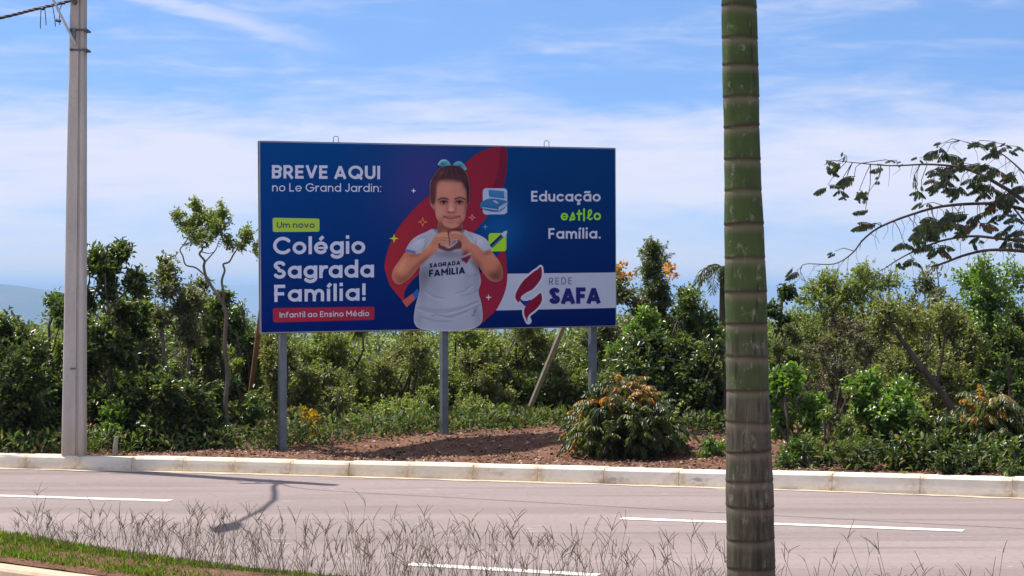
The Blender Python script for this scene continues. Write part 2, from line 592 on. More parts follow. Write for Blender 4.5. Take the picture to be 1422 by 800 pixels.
def ribbon(name, pts, width, z, mat, wob=0.0, seed=0):
    mb = MB()
    n = len(pts)
    for i in range(n):
        a, b = Vector(pts[max(i - 1, 0)]), Vector(pts[min(i + 1, n - 1)])
        t = (b - a); t.z = 0; t.normalize()
        nn = Vector((-t.y, t.x, 0))
        w1 = width / 2 + wob * (random.random() - .5)
        w2 = width / 2 + wob * (random.random() - .5)
        p = Vector(pts[i])
        mb.v += [(p.x + nn.x * w1, p.y + nn.y * w1, z), (p.x - nn.x * w2, p.y - nn.y * w2, z)]
    mb.n = len(mb.v)
    mb.f = [(2 * i, 2 * i + 1, 2 * i + 3, 2 * i + 2) for i in range(n - 1)]
    return tag(mb.build(name, mat), kind='structure')


random.seed(3)


def lerp_pts(a, b, n):
    return [a.lerp(b, k / (n - 1)) for k in range(n)]


ribbon('lane_marking', lerp_pts(gp(-330, 679), gp(236, 696), 30), 0.14, 0.004, M_PAINT, 0.025)
ribbon('lane_marking', lerp_pts(gp(862, 720.5), gp(1338, 737.5), 26), 0.14, 0.004, M_PAINT, 0.025)
ribbon('lane_marking', lerp_pts(gp(566, 784), gp(831, 799.5), 18), 0.13, 0.004, M_PAINT, 0.02)
gs = [Vector((x, ky(x) - 0.055, 0)) for x in np.linspace(-30, 18, 330)]
ribbon('gutter_sand', gs, 0.13, 0.004, M_SAND, 0.07)


# kerb: blocks with real joints, one strip
def kerb():
    mb = MB()
    joints_px = [35, 105, 182, 253, 324, 402, 483, 566, 656, 746, 838, 942, 1040, 1155, 1277, 1405]
    jx = []
    for p in joints_px:
        d = 20.0
        for _ in range(8):
            d = float(ky((p - 711) / F * d))
        jx.append((p - 711) / F * d)
    while jx[0] > -16: jx.insert(0, jx[0] - .5)
    while jx[-1] < 14: jx.append(jx[-1] + .8)
    prof = [(0, -0.05, 1), (0.004, 0.03, .55), (0.012, 0.075, 0.12), (0.02, 'a', 0), (0.032, 'b', 0), (0.04, 'c', 0), (0.215, 'c', 0), (0.215, -0.05, 0)]
    for a, b in zip(jx[:-1], jx[1:]):
        n = 9
        dz = random.uniform(-.006, .006); dy = random.uniform(-.010, .010)
        rows = []
        for k in range(n):
            u = k / (n - 1)
            x = a + 0.0015 + (b - a - 0.003) * u
            st = math.exp(-((x - a) / .06) ** 2) + math.exp(-((x - b) / .075) ** 2)
            y0 = float(ky(x)) + dy
            zt = float(kz(x)) + dz
            tx = np.array([1.0, float(ky(x + .05) - ky(x - .05)) / .1]); tx /= np.linalg.norm(tx)
            nx_, ny_ = -tx[1], tx[0]
            row = []
            for (o, z, lo) in prof:
                zz = {'a': zt - .022, 'b': zt - .008, 'c': zt}.get(z, z)
                row.append((x + nx_ * o, y0 + ny_ * o, zz))
                mb.c.append((min(1, st), lo, 0))
            rows.append(row)
        base = mb.n
        m_ = len(prof)
        for r in rows: mb.v += r
        mb.n += n * m_
        for k in range(n - 1):
            for q in range(m_ - 1):
                mb.f.append((base + k * m_ + q, base + (k + 1) * m_ + q, base + (k + 1) * m_ + q + 1, base + k * m_ + q + 1))
        mb.f.append(tuple(base + q for q in range(m_)))
        mb.f.append(tuple(base + (n - 1) * m_ + q for q in range(m_ - 1, -1, -1)))
    tag(mb.build('kerb', M_KERB), kind='structure')


kerb()


# planted verge behind the kerb: red soil and mulch
def verge_z(x, y):
    t = y - ky(x)
    z = kz(x) - 0.022 + 0.02 * sstep(0.2, .7, t)
    z = z + (0.10 * sstep(1.05, 2.1, t) + .012) * (.75 + .5 * vnoise(x * .8 + 3, y * .5, 3))
    z = z + sstep(.05, .3, t) * (0.05 * (fbm(x * 3, y * 3, 5) - .5) + 0.03 * (fbm(x * 13, y * 13, 9) - .5))
    z = z - 2.2 * sstep(31, 36, y)
    return z


def verge():
    xs_ = np.concatenate([np.linspace(-16, -5.6, 40), np.linspace(-5.5, 5.2, 300), np.linspace(5.3, 14, 30)])
    ts = np.concatenate([np.linspace(0.21, 5.0, 110), np.linspace(5.2, 16, 30)])
    X, T = np.meshgrid(xs_, ts)
    Y = ky(X) + T
    Z = verge_z(X, Y)
    V = np.stack([X, Y, Z], -1).reshape(-1, 3)
    i = np.arange(X.size).reshape(X.shape)
    f = np.stack([i[:-1, :-1], i[:-1, 1:], i[1:, 1:], i[1:, :-1]], -1).reshape(-1, 4)
    tag(np_mesh('verge', V, [f], M_SOIL, smooth=True), kind='structure')


verge()


def chips():
    """bark mulch and clods lying on the verge"""
    n = 15000
    x = rng.uniform(-5.4, 5.0, n)
    t = .20 + rng.uniform(0, 1, n) ** 1.3 * 4.0
    y = ky(x) + .02 + t
    z = verge_z(x, y) + .006
    L = rng.uniform(.012, .05, n); Wd = L * rng.uniform(.3, .8, n); H = L * rng.uniform(.15, .4, n)
    a = rng.uniform(0, 6.28, n); tl = rng.normal(0, .35, n)
    u = np.stack([np.cos(a), np.sin(a), np.sin(tl)], -1) * L[:, None] / 2
    v = np.stack([-np.sin(a), np.cos(a), rng.normal(0, .3, n)], -1) * Wd[:, None] / 2
    w = np.stack([np.zeros(n), np.zeros(n), np.ones(n)], -1) * H[:, None]
    c = np.stack([x, y, z], -1)
    V = np.stack([c - u, c + v, c + u, c - v, c + w + u * .2 + v * .1], 1).reshape(-1, 3)
    b = np.arange(n)[:, None] * 5
    f = np.concatenate([b + np.array([[0, 1, 4]]), b + np.array([[1, 2, 4]]), b + np.array([[2, 3, 4]]), b + np.array([[3, 0, 4]])])
    pal = np.array([(.095, .042, .025), (.18, .088, .055), (.27, .155, .102), (.045, .022, .014), (.38, .27, .19)])
    cc = pal[rng.choice(5, n, p=[.27, .33, .2, .12, .08])] * rng.uniform(.75, 1.2, (n, 1))
    o = np_mesh('bark_mulch', V, [f], M_CHIP, cols=np.repeat(cc, 5, 0))
    tag(o, 'reddish bark mulch and clods scattered over the soil strip behind the kerb', 'mulch', kind='stuff')


chips()

# median on the near side: a grassy strip with its own kerb, where the palm stands
MED_FAR = [(-9.0, 16.6), (-6.0, 15.3), (-3.28, 13.75), (-2.26, 12.7), (-1.64, 12.15), (-0.64, 11.5), (1.16, 10.55), (2.25, 9.6), (5.0, 7.6)]
MED_NEAR = [(-9.0, 15.3), (-6.0, 14.0), (-2.98, 12.55), (-2.33, 12.0), (-.2, 10.45), (1.0, 9.15), (2.2, 8.3), (5.0, 6.2)]
mfx, mfy = np.array(MED_FAR).T
mnx, mny = np.array(MED_NEAR).T


def median():
    xs_ = np.linspace(-9, 5, 120)
    ts = np.linspace(0, 1, 26)
    X, T = np.meshgrid(xs_, ts)
    Y = np.interp(X, mnx, mny) * (1 - T) + np.interp(X, mfx, mfy) * T
    Z = 0.15 + .02 * fbm(X * 4, Y * 4, 2) + 0.05 * np.sin(np.pi * T) - .12 * (T > .999)
    V = np.stack([X, Y, Z], -1).reshape(-1, 3)
    i = np.arange(X.size).reshape(X.shape)
    f = np.stack([i[:-1, :-1], i[:-1, 1:], i[1:, 1:], i[1:, :-1]], -1).reshape(-1, 4)
    tag(np_mesh('median', V, [f], M_SOIL, smooth=True), kind='structure')
    # far and near kerbs of the median
    M_NEAR = simple_mat('beige_concrete', (.44, .33, .22), (.58, .46, .33), 7, .9)
    for nm, (ax, ay), o0, o1 in (('median_kerb', (mfx, mfy), 0.0, .12), ('near_kerb', (mnx, mny), -.16, 0.0)):
        mb = MB()
        pr = [(o0, -.05), (o0, .14), (o0 + .012, .156), (o1 - .012, .156), (o1, .14), (o1, -.05)]
        for x in xs_:
            y = float(np.interp(x, ax, ay))
            for o, z in pr:
                mb.v.append((x + o * .5, y + o * .85, z)); mb.c.append((max(0, math.sin(x * 9)) ** 8, .2, 0))
        mb.n = len(mb.v)
        m_ = len(pr)
        for k in range(len(xs_) - 1):
            for q in range(m_ - 1):
                mb.f.append((k * m_ + q, (k + 1) * m_ + q, (k + 1) * m_ + q + 1, k * m_ + q + 1))
        tag(mb.build(nm, M_KERB if nm == 'median_kerb' else M_NEAR), kind='structure')
    # near carriageway / path in front of the median
    mb = MB()
    mb.add([(-12, -6, .02), (8, -6, .02), (8, 4.0, .02), (-.2, 10.3, .02), (-3, 12.4, .02), (-12, 16.4, .02)], [(0, 1, 2, 3, 4, 5)])
    tag(mb.build('path', simple_mat('paving_concrete', (.42, .36, .30), (.55, .48, .41), 8, .9)), kind='structure')


median()


# ------------------------------------------------------------------ billboard
BD = 21.3
PA = at(360, 196, BD); PB = at(362, 463, BD)
k_ = 267.0 / 247.0
PC = at(855, 206, BD * k_); PD = at(856, 453, BD * k_)
p_o = (PA + PB) / 2
ux = (PC + PD) / 2 - p_o
PN = Vector((ux.y, -ux.x, 0)).normalized()       # towards the road
if PN.y > 0: PN = -PN
UX = Vector((ux.x, ux.y, 0)).normalized()


def panel_pts(px, py, off=0.0):
    """photograph pixels -> points on the vertical plane of the panel, raised by off"""
    px = np.asarray(px, float); py = np.asarray(py, float)
    dx = (px - 711) / F; dz = -(py - 400) / F
    o = p_o + PN * off
    den = dx * PN.x + PN.y
    t = (PN.x * o.x + PN.y * o.y) / den
    return np.stack([dx * t, t, EYE + dz * t], -1)


PK = np.array([2.85, 2.95, 2.2])


def ink(r, g_, b):
    return np.clip(np.array(lin((r, g_, b))) * PK, 0, .9)


def poly_sdf(X, Y, P):
    P = np.asarray(P, float)
    d = np.full(X.shape, 1e18)
    s = np.ones(X.shape)
    n = len(P)
    for i in range(n):
        a = P[i]; b = P[i - 1]
        ex, ey = b - a
        wx, wy = X - a[0], Y - a[1]
        h = np.clip((wx * ex + wy * ey) / (ex * ex + ey * ey + 1e-12), 0, 1)
        d = np.minimum(d, (wx - ex * h) ** 2 + (wy - ey * h) ** 2)
        c1 = Y >= a[1]; c2 = Y < b[1]; c3 = ex * wy > ey * wx
        flip = (c1 & c2 & c3) | (~c1 & ~c2 & ~c3)
        s = np.where(flip, -s, s)
    return s * np.sqrt(d)


def smooth_poly(P, n=6):
    P = np.asarray(P, float)
    out = []
    N_ = len(P)
    for i in range(N_):
        p0, p1, p2, p3 = P[i - 1], P[i], P[(i + 1) % N_], P[(i + 2) % N_]
        for k in range(n):
            u = k / n
            out.append(.5 * (2 * p1 + (p2 - p0) * u + (2 * p0 - 5 * p1 + 4 * p2 - p3) * u * u + (3 * p1 - p0 - 3 * p2 + p3) * u ** 3))
    return np.array(out)


def seg_sdf(X, Y, a, b, w, butt=True):
    """stroke from a to b, full width w, butt ends"""
    ax, ay = a; bx, by = b
    L = math.hypot(bx - ax, by - ay) + 1e-9
    tx, ty = (bx - ax) / L, (by - ay) / L
    u = (X - ax) * tx + (Y - ay) * ty
    v = -(X - ax) * ty + (Y - ay) * tx
    if butt:
        qx = np.abs(u - L / 2) - L / 2; qy = np.abs(v) - w / 2
        return np.hypot(np.maximum(qx, 0), np.maximum(qy, 0)) + np.minimum(np.maximum(qx, qy), 0)
    h = np.clip(u, 0, L)
    return np.hypot(u - h, v) - w / 2


def march(fx, x0, x1, y0, y1, step):
    """clip the grid cells by fx < 0 -> vertices (px, py), faces by corner count"""
    nx = max(2, int(math.ceil((x1 - x0) / step)) + 1)
    ny = max(2, int(math.ceil((y1 - y0) / step)) + 1)
    gx = np.linspace(x0, x1, nx); gy = np.linspace(y0, y1, ny)
    X, Y = np.meshgrid(gx, gy)
    f = fx(X, Y)
    f = np.where(np.abs(f) < 1e-6, 1e-6, f)
    ins = f < 0
    nid = np.arange(nx * ny).reshape(ny, nx)
    hid = nx * ny + np.arange((nx - 1) * ny).reshape(ny, nx - 1)
    vid = nx * ny + (nx - 1) * ny + np.arange(nx * (ny - 1)).reshape(ny - 1, nx)
    th = f[:, :-1] / (f[:, :-1] - f[:, 1:] + 1e-12)
    tv = f[:-1] / (f[:-1] - f[1:] + 1e-12)
    th = np.clip(th, 0, 1); tv = np.clip(tv, 0, 1)
    PX = np.concatenate([X.ravel(), (X[:, :-1] + th * (X[:, 1:] - X[:, :-1])).ravel(), X[:-1].ravel()])
    PY = np.concatenate([Y.ravel(), Y[:, :-1].ravel(), (Y[:-1] + tv * (Y[1:] - Y[:-1])).ravel()])
    case = ins[:-1, :-1] * 1 + ins[:-1, 1:] * 2 + ins[1:, 1:] * 4 + ins[1:, :-1] * 8
    corner = [nid[:-1, :-1], nid[:-1, 1:], nid[1:, 1:], nid[1:, :-1]]
    edge = [hid[:-1], vid[:, 1:], hid[1:], vid[:, :-1]]
    faces = []
    for c in range(1, 16):
        mk = case == c
        if not mk.any(): continue
        cols = []
        for k in range(4):
            a = (c >> k) & 1; b = (c >> ((k + 1) % 4)) & 1
            if a: cols.append(corner[k][mk])
            if a != b: cols.append(edge[k][mk])
        faces.append(np.stack(cols, -1)[:, ::-1])
    if not faces: return None
    used = np.unique(np.concatenate([q.ravel() for q in faces]))
    remap = np.zeros(len(PX), dtype=np.int64)
    remap[used] = np.arange(len(used))
    return PX[used], PY[used], [remap[q] for q in faces]


BOARD = empty('billboard', panel_pts(617, 607, 0)[()].tolist() if False else (float(p_o.x + ux.x / 2), float(p_o.y + ux.y / 2), 0.14),
              'large blue school billboard on three grey posts showing a girl making a heart', 'billboard')
BO = np.array(BOARD.location)


def printed(name, fx, box, colour, layer, step=0.5, label=None, parent=None):
    r = march(fx, *box, step)
    if r is None: return None
    px, py, faces = r
    V = panel_pts(px, py, 0.002 * layer)
    if callable(colour):
        C = colour(px, py)
    else:
        C = np.tile(np.asarray(colour), (len(px), 1))
    o = np_mesh(name, V, faces, M_PRINT, parent or BOARD, C, BO)
    if label: o['label'] = label
    return o


# --- stroke lettering: geometric sans drawn from straight strokes and arcs, cap height 1
def arc(cx, cy, rx, ry, a0, a1, n=22):
    a = np.radians(np.linspace(a0, a1, n))
    return [(cx + rx * math.cos(t), cy + ry * math.sin(t)) for t in a]


def glyph(ch, w, X=0.72):
    """-> (advance width, list of strokes); a stroke is a list of points"""
    h = w / 2
    r = (X - w) / 2
    c = X / 2
    A = 1.02
    DY = -0.27
    ring = arc(c, c, r, r, 0, 360, 30)
    acc = 0.9 + (1.0 - 0.9)
    def stem(x, y0, y1): return [(x, y0), (x, y1)]
    if ch == ' ': return .30, []
    if ch == 'B': return .66, [stem(h, 0, 1), [(0, 1 - h), (.36, 1 - h)], [(0, .52), (.38, .52)], [(0, h), (.38, h)],
                               arc(.36, (1 - h + .52) / 2, .22, (1 - h - .52) / 2, -90, 90), arc(.38, (h + .52) / 2, .62 - h - .36 + .0, (.52 - h) / 2, -90, 90)]
    if ch == 'R': return .68, [stem(h, 0, 1), [(0, 1 - h), (.36, 1 - h)], [(0, .43), (.38, .43)], arc(.36, (1 - h + .43) / 2, .62 - h - .36 + .02, (1 - h - .43) / 2, -90, 90), [(.32, .43), (.60, 0)]]
    if ch == 'E': return .58, [stem(h, 0, 1), [(0, 1 - h), (.56, 1 - h)], [(0, .5), (.52, .5)], [(0, h), (.56, h)]]
    if ch == 'F': return .56, [stem(h, 0, 1), [(0, 1 - h), (.55, 1 - h)], [(0, .47), (.50, .47)]]
    if ch == 'L': return .54, [stem(h, 0, 1), [(0, h), (.53, h)]]
    if ch == 'I': return w, [stem(h, 0, 1)]
    if ch == 'V': return .80, [[(h * .9, 1), (.40, h * .6)], [(.80 - h * .9, 1), (.40, h * .6)]]
    if ch == 'A': return .84, [[(h * .9, 0), (.42, 1 - h * .5)], [(.84 - h * .9, 0), (.42, 1 - h * .5)], [(.2, .27), (.64, .27)]]
    if ch in 'QOCG':
        R_ = .5 - h
        full = arc(.5, .5, R_, R_, 0, 360, 36)
        if ch == 'O': return 1.0, [full]
        if ch == 'Q': return 1.0, [full, [(.58, .34), (.92, 0.0)]]
        if ch == 'C': return .90, [arc(.5, .5, R_, R_, 42, 318, 30)]
        return .96, [arc(.5, .5, R_, R_, 42, 350, 30), [(.5, .47), (.5 + R_ + h, .47)]]
    if ch == 'U': return .72, [stem(h, .34, 1), stem(.72 - h, .34, 1), arc(.36, .36, .36 - h, .36 - h, 180, 360)]
    if ch == 'J': return .52, [stem(.52 - h, .28, 1), arc(.26, .28, .26 - h, .28 - h, 200, 360)]
    if ch == 'S':
        return .64, [arc(.32, .745, .32 - h - .01, .255 - h, 25, 250, 20) + arc(.32, .275, .32 - h, .275 - h, 95, -155, 20)]
    if ch == 'M': return .92, [stem(h, 0, 1), stem(.92 - h, 0, 1), [(h, 1 - h * .7), (.46, .36)], [(.92 - h, 1 - h * .7), (.46, .36)]]
    if ch == 'D': return .74, [stem(h, 0, 1), [(0, 1 - h), (.34, 1 - h)], [(0, h), (.34, h)], arc(.34, .5, .40 - h, .5 - h, -90, 90)]
    if ch == 'o': return X, [ring]
    if ch == 'ã': return X, [ring, stem(X - h, 0, X), [(c - .2, .86), (c - .12, .91), (c - .04, .91), (c + .05, .86), (c + .12, .85), (c + .2, .91)]]
    if ch == 'a': return X, [ring, stem(X - h, 0, X)]
    if ch == 'd': return X, [ring, stem(X - h, 0, A)]
    if ch == 'g': return X, [ring, stem(X - h, 0, X), [(X - h, 0.02)] + arc(c, DY + .30, r, .30 - h, 0, -150, 16)]
    if ch in 'eé':
        st = [arc(c, c, r, r, 0, 318, 28), ([(h * .6, c - h * .1), (X - h * .3, c - h * .1)], .62)]
        if ch == 'é': st.append([(c - .06, .80), (c + .12, 1.0)])
        return X, st
    if ch in 'cç':
        st = [arc(c, c, r, r, 45, 315, 24)]
        if ch == 'ç': st += [[(c, 0.02), (c + .02, -.1)], arc(c - .02, -.17, .09, .07, 80, -120, 10)]
        return X * .92, st
    if ch == 'n': return .62, [stem(h, 0, X), arc(.31, X - .31, .31 - h, .31 - h, 0, 180), stem(.62 - h, 0, X - .31)]
    if ch == 'm': return 1.0, [stem(h, 0, X), arc(.28, X - .27, .28 - h, .27 - h, 0, 180), stem(.5 + 0 * h, 0, X - .25), arc(.73, X - .27, .27 - h, .27 - h, 0, 180, 18), stem(1.0 - h, 0, X - .27)]
    if ch == 'r': return .40, [stem(h, 0, X), arc(.34, X - .31, .30 - h, .31 - h, 80, 180)]
    if ch == 'u': return .62, [stem(h, .31, X), arc(.31, .31, .31 - h, .31 - h, 180, 360), stem(.62 - h, 0, X)]
    if ch == 'v': return .64, [[(h * .9, X), (.32, h * .7)], [(.64 - h * .9, X), (.32, h * .7)]]
    if ch == 'i': return w, [stem(h, 0, X), [(h, X + .14), (h, X + .14 + w * 1.05)]]
    if ch == 'í': return w * 1.15, [stem(h, 0, X), [(h - .05, .82), (h + .12, 1.02)]]
    if ch == 'l': return w, [stem(h, 0, A)]
    if ch == 't': return .42, [stem(.17, 0.05, .92), [(0, X - h), (.40, X - h)]]
    if ch == 'f': return .42, [stem(.15, 0, .74), arc(.34, .76, .19, .25 - h, 85, 180), [(0, X - h), (.40, X - h)]]
    if ch == 's': return .5, [arc(.25, X * .74, .25 - h, X * .26 - h, 20, 250, 16) + arc(.25, X * .27, .25 - h, X * .27 - h, 95, -155, 16)]
    if ch == '!': return w, [stem(h, .32, 1), [(h, 0), (h, w * 1.05)]]
    if ch == ':': return w, [[(h, 0), (h, w)], [(h, X - w), (h, X)]]
    if ch == '.': return w, [[(h, 0), (h, w)]]
    if ch == 'Σ':   # script s
        return .62, [[(.06, .02), (.32, .70), (.44, .36), (.47, .18), (.40, h), (.26, h), (.10, .12)]]
    if ch == 'ℓ':   # looped l
        return .56, [([(.10, .24), (.24, .36), (.42, .58), (.49, .80), (.44, .95), (.33, .98), (.23, .86), (.20, .5), (.21, .22), (.29, .09), (.40, .08), (.54, .18)], .8)]
    raise KeyError(ch)


def lettering(text, p0, p1, cap, w, colour, layer=4, gap=.11, X=.72, narrow=1.0, parent=None, step=0.36, round_=False):
    """baseline from p0 to p1 (photograph pixels), cap height in pixels; every word is one printed part"""
    words, strokes = [], []
    x = 0.0
    for ch in text:
        if ch == ' ':
            words.append(strokes); strokes = []
        adv, st = glyph(ch, w, X)
        for q in st:
            k = 1.0
            if isinstance(q, tuple): q, k = q
            strokes.append((k, [(a * narrow + x, b) for a, b in q]))
        x += adv * narrow + (gap if ch != ' ' else 0.0)
    words.append(strokes)
    total = x - gap
    L = math.hypot(p1[0] - p0[0], p1[1] - p0[1])
    sx = L / total
    tx, ty = (p1[0] - p0[0]) / L, (p1[1] - p0[1]) / L
    ww = w * cap
    for strokes in words:
        segs = [(k, [(p0[0] + a * sx * tx, p0[1] + a * sx * ty - b * cap) for a, b in q]) for k, q in strokes]

        def fx(X_, Y_):
            f = np.full(X_.shape, 1e3)
            gx = X_[0]
            for k, q in segs:
                qa = np.array(q)
                i0, i1 = np.searchsorted(gx, qa[:, 0].min() - ww - 1), np.searchsorted(gx, qa[:, 0].max() + ww + 1)
                if i1 <= i0: continue
                xs_, ys_ = X_[:, i0:i1], Y_[:, i0:i1]
                d = np.full(xs_.shape, 1e3)
                for a, b in zip(q[:-1], q[1:]):
                    d = np.minimum(d, seg_sdf(xs_, ys_, a, b, ww * k, butt=not (len(q) > 2 or round_)))
                f[:, i0:i1] = np.minimum(f[:, i0:i1], d)
            return f

        ax = [q[0] for k, t in segs for q in t]; ay = [q[1] for k, t in segs for q in t]
        printed('lettering', fx, (min(ax) - ww - 1, max(ax) + ww + 1, min(ay) - ww - 1, max(ay) + ww + 1), colour, layer, step, None, parent)


def rounded_quad(c, r):
    c = np.asarray(c, float)
    ctr = c.mean(0)
    ins = ctr + (c - ctr) * (1 - r / np.abs(c - ctr).clip(1))
    return lambda X, Y: poly_sdf(X, Y, ins) - r


def build_board():
    # --- panel body: a box behind the print, thin steel edge, top overhang
    mb = MB()
    quad = [(360, 196), (855, 206), (856, 453), (362, 463)]
    fr = [Vector(panel_pts(x, y, -0.004)) for x, y in quad]
    bk = [p - PN * 0.05 for p in fr]
    mb.add(fr + bk, [(0, 1, 2, 3), (7, 6, 5, 4), (0, 4, 5, 1), (1, 5, 6, 2), (2, 6, 7, 3), (3, 7, 4, 0)])
    mb.build('panel_back', M_BACK, BOARD)
    edge = MB()
    for a, b in ((0, 1), (1, 2), (2, 3), (3, 0)):
        t = (fr[b] - fr[a]).normalized()
        edge.tube([fr[a] - PN * .02, fr[b] - PN * .02], 0.007, 6)
    ed = edge.build('panel_frame', simple_mat('frame_steel', (.10, .075, .095), (.16, .12, .13), 5, .5, metal=.3, bmp=0), BOARD)
    # --- print ground: blue with the lighter and purple zones of the artwork
    def bluec(px, py):
        t = np.clip((py - 200) / 255, 0, 1)[:, None]
        s = np.clip((px - 360) / 495, 0, 1)[:, None]
        c = ink(0, 41, 97) * (1 - t) + ink(0, 17, 76) * t
        c = c * (1 - .28 * s)
        glow = np.exp(-(((px - 590) / 55) ** 2 + ((py - 250) / 62) ** 2))[:, None]
        c = c * (1 - .6 * glow) + ink(44, 34, 94) * .6 * glow
        glow2 = np.exp(-(((px - 695) / 30) ** 2 + ((py - 320) / 36) ** 2))[:, None]
        return c * (1 - .5 * glow2) + ink(10, 66, 132) * .5 * glow2
    printed('print_sheet', lambda X, Y: poly_sdf(X, Y, [(361.3, 197.4), (854, 207.2), (855, 452), (363.2, 461.6)]), (358, 858, 194, 466), bluec, 0, 2.0)
    # --- red flame behind the girl
    def red(px, py):
        s = np.clip((px - 535) / 170, 0, 1)[:, None]
        t = np.clip((py - 205) / 240, 0, 1)[:, None]
        return (ink(104, 24, 39) * (1 - s) + ink(92, 19, 41) * s) * (.90 + .22 * t)
    up = smooth_poly([(702.5, 204), (684, 205), (664, 212.5), (646, 226.7), (620, 249), (595, 272), (572.5, 293), (551.5, 319.5), (539, 346), (534, 369), (536.5, 382), (541, 395),
                      (549, 406), (560, 417.5), (562, 405), (572, 390), (600, 366), (640, 340), (676, 302), (692, 275), (701, 252), (704, 228)], 4)
    lo = smooth_poly([(699, 346), (704, 372), (704, 392), (699.5, 410), (689, 430.6), (678, 441), (664, 452), (640, 455), (620, 440), (640, 400), (680, 370)], 4)
    top = lambda X, Y: 207.5 + (X - 855) * (10. / 495) * 1.0
    printed('printed_flame', lambda X, Y: np.maximum(np.minimum(poly_sdf(X, Y, up), poly_sdf(X, Y, lo)), (206.2 + (X - 855) * .0202 + 1.0) - Y), (528, 708, 200, 460), red, 2, .6)
    dk = smooth_poly([(702.5, 206), (695, 206), (694, 225), (690, 245), (684, 262), (690, 272), (700, 254), (703.5, 232)], 4)
    printed('printed_flame_shade', lambda X, Y: np.maximum(poly_sdf(X, Y, dk), (207 + (X - 855) * .0202) - Y), (680, 707, 202, 276), ink(73, 15, 38), 3, .6)
    # --- white band with logo
    band = [(700, 380.2), (855, 378.4), (855, 427.6), (688, 431.2)]
    low_edge = lambda X, Y: -poly_sdf(X, Y, lo)
    BANDO = printed('white_band', lambda X, Y: np.maximum(poly_sdf(X, Y, band), low_edge(X, Y)), (684, 857, 374, 434), ink(122, 125, 156), 1, .8)
    def logo_pts(P): return smooth_poly([(700 + a / 8., 360 + b / 8.) for a, b in P], 5)
    upper = logo_pts([(408, 84), (372, 112), (330, 138), (270, 188), (215, 238), (165, 310), (126, 395), (130, 440), (160, 480), (182, 440), (195, 410), (250, 370), (315, 335), (375, 270), (414, 205), (420, 140)])
    lower = logo_pts([(404, 374), (360, 410), (300, 455), (262, 490), (228, 548), (222, 600), (240, 655), (258, 692), (262, 650), (290, 608), (345, 565), (395, 510), (420, 460), (420, 410)])
    bluep = logo_pts([(176, 455), (192, 480), (220, 512), (243, 516), (268, 486), (300, 446), (255, 462), (205, 458), (184, 440)])
    tail = logo_pts([(245, 640), (262, 700), (285, 690), (268, 650)])
    allf = lambda X, Y: np.minimum(np.minimum(poly_sdf(X, Y, upper), poly_sdf(X, Y, lower)), np.minimum(poly_sdf(X, Y, bluep), poly_sdf(X, Y, tail)))
    printed('flame_logo_outline', lambda X, Y: allf(X, Y) - 2.6, (708, 760, 364, 455), ink(131, 133, 163), 2, .4, parent=BANDO)
    printed('flame_logo', lambda X, Y: np.minimum(poly_sdf(X, Y, upper), poly_sdf(X, Y, lower)), (708, 760, 364, 455), ink(84, 13, 38), 3, .35, parent=BANDO)
    printed('flame_logo_fold', lambda X, Y: poly_sdf(X, Y, bluep), (708, 760, 404, 430), ink(27, 29, 94), 4, .35, parent=BANDO)
    WH = ink(129, 131, 164)
    lettering('REDE', (762.5, 395.4), (794.4, 394.6), 9.4, .10, ink(59, 54, 80), 3, gap=.22, narrow=.62, parent=BANDO)
    lettering('SAFA', (762.5, 422.2), (834.5, 421.4), 22.6, .255, ink(21, 21, 82), 3, gap=.04, parent=BANDO)
    # --- left text
    lettering('BREVE AQUI', (377.5, 247.8), (528, 248.9), 18.6, .205, WH, 2, gap=.10)
    lettering('no Le Grand Jardin:', (378, 265.8), (529.3, 266.7), 11.6, .125, WH, 2, gap=.14)
    LIME = printed('lime_label', rounded_quad([(378.6, 302.4), (443.6, 303.6), (443.6, 321.8), (378.8, 322.2)], 2.5), (376, 446, 300, 325), ink(108, 129, 52), 1, .6)
    lettering('Um novo', (384.5, 316.6), (437, 316.6), 8.6, .14, ink(19, 36, 65), 3, gap=.12, parent=LIME)
    lettering('Colégio', (379, 353.4), (507.4, 352.4), 24.4, .19, WH, 2, gap=.09)
    lettering('Sagrada', (379.6, 387.2), (519.6, 385.2), 24.6, .19, WH, 2, gap=.08)
    lettering('Família!', (380.6, 419.4), (508, 417.4), 23.8, .19, WH, 2, gap=.11)
    REDL = printed('red_label', rounded_quad([(379, 427.8), (520, 426.0), (520, 444.2), (379.4, 447.8)], 2.5), (376, 523, 423, 450), ink(104, 24, 45), 1, .6)
    lettering('Infantil ao Ensino Médio', (388.2, 441.2), (512.8, 439.0), 7.9, .15, WH, 3, gap=.13, parent=REDL)
    # --- right text
    lettering('Educação', (737.6, 279.9), (834.2, 279.9), 14.8, .18, WH, 2, gap=.10)
    lettering('eΣtiℓo', (778.6, 306.2), (834.6, 305.8), 14.6, .185, ink(91, 141, 43), 2, gap=.13, round_=True)
    lettering('Família.', (761.5, 331.7), (834.2, 331.3), 14.8, .18, WH, 2, gap=.12)
    # --- stars
    def star(x, y, r, col, hollow=False, layer=4):
        P = []
        for k in range(8):
            q = r if k % 2 == 0 else r * .32
            P.append((x + q * math.cos(k * math.pi / 4), y + q * math.sin(k * math.pi / 4)))
        fx = (lambda X, Y: np.abs(poly_sdf(X, Y, P)) - .45) if hollow else (lambda X, Y: poly_sdf(X, Y, P))
        printed('printed_star', fx, (x - r - 2, x + r + 2, y - r - 2, y + r + 2), col, layer, .35)
    star(574.3, 265, 3.8, ink(144, 144, 179))
    star(587, 308.3, 6.0, ink(144, 90, 58), True)
    star(655.6, 302, 4.4, ink(144, 82, 100), True)
    star(673.8, 315, 4.2, ink(49, 98, 147))
    star(547.2, 331.2, 6.6, ink(131, 131, 40))
    star(678.4, 413, 4.6, ink(144, 131, 151))
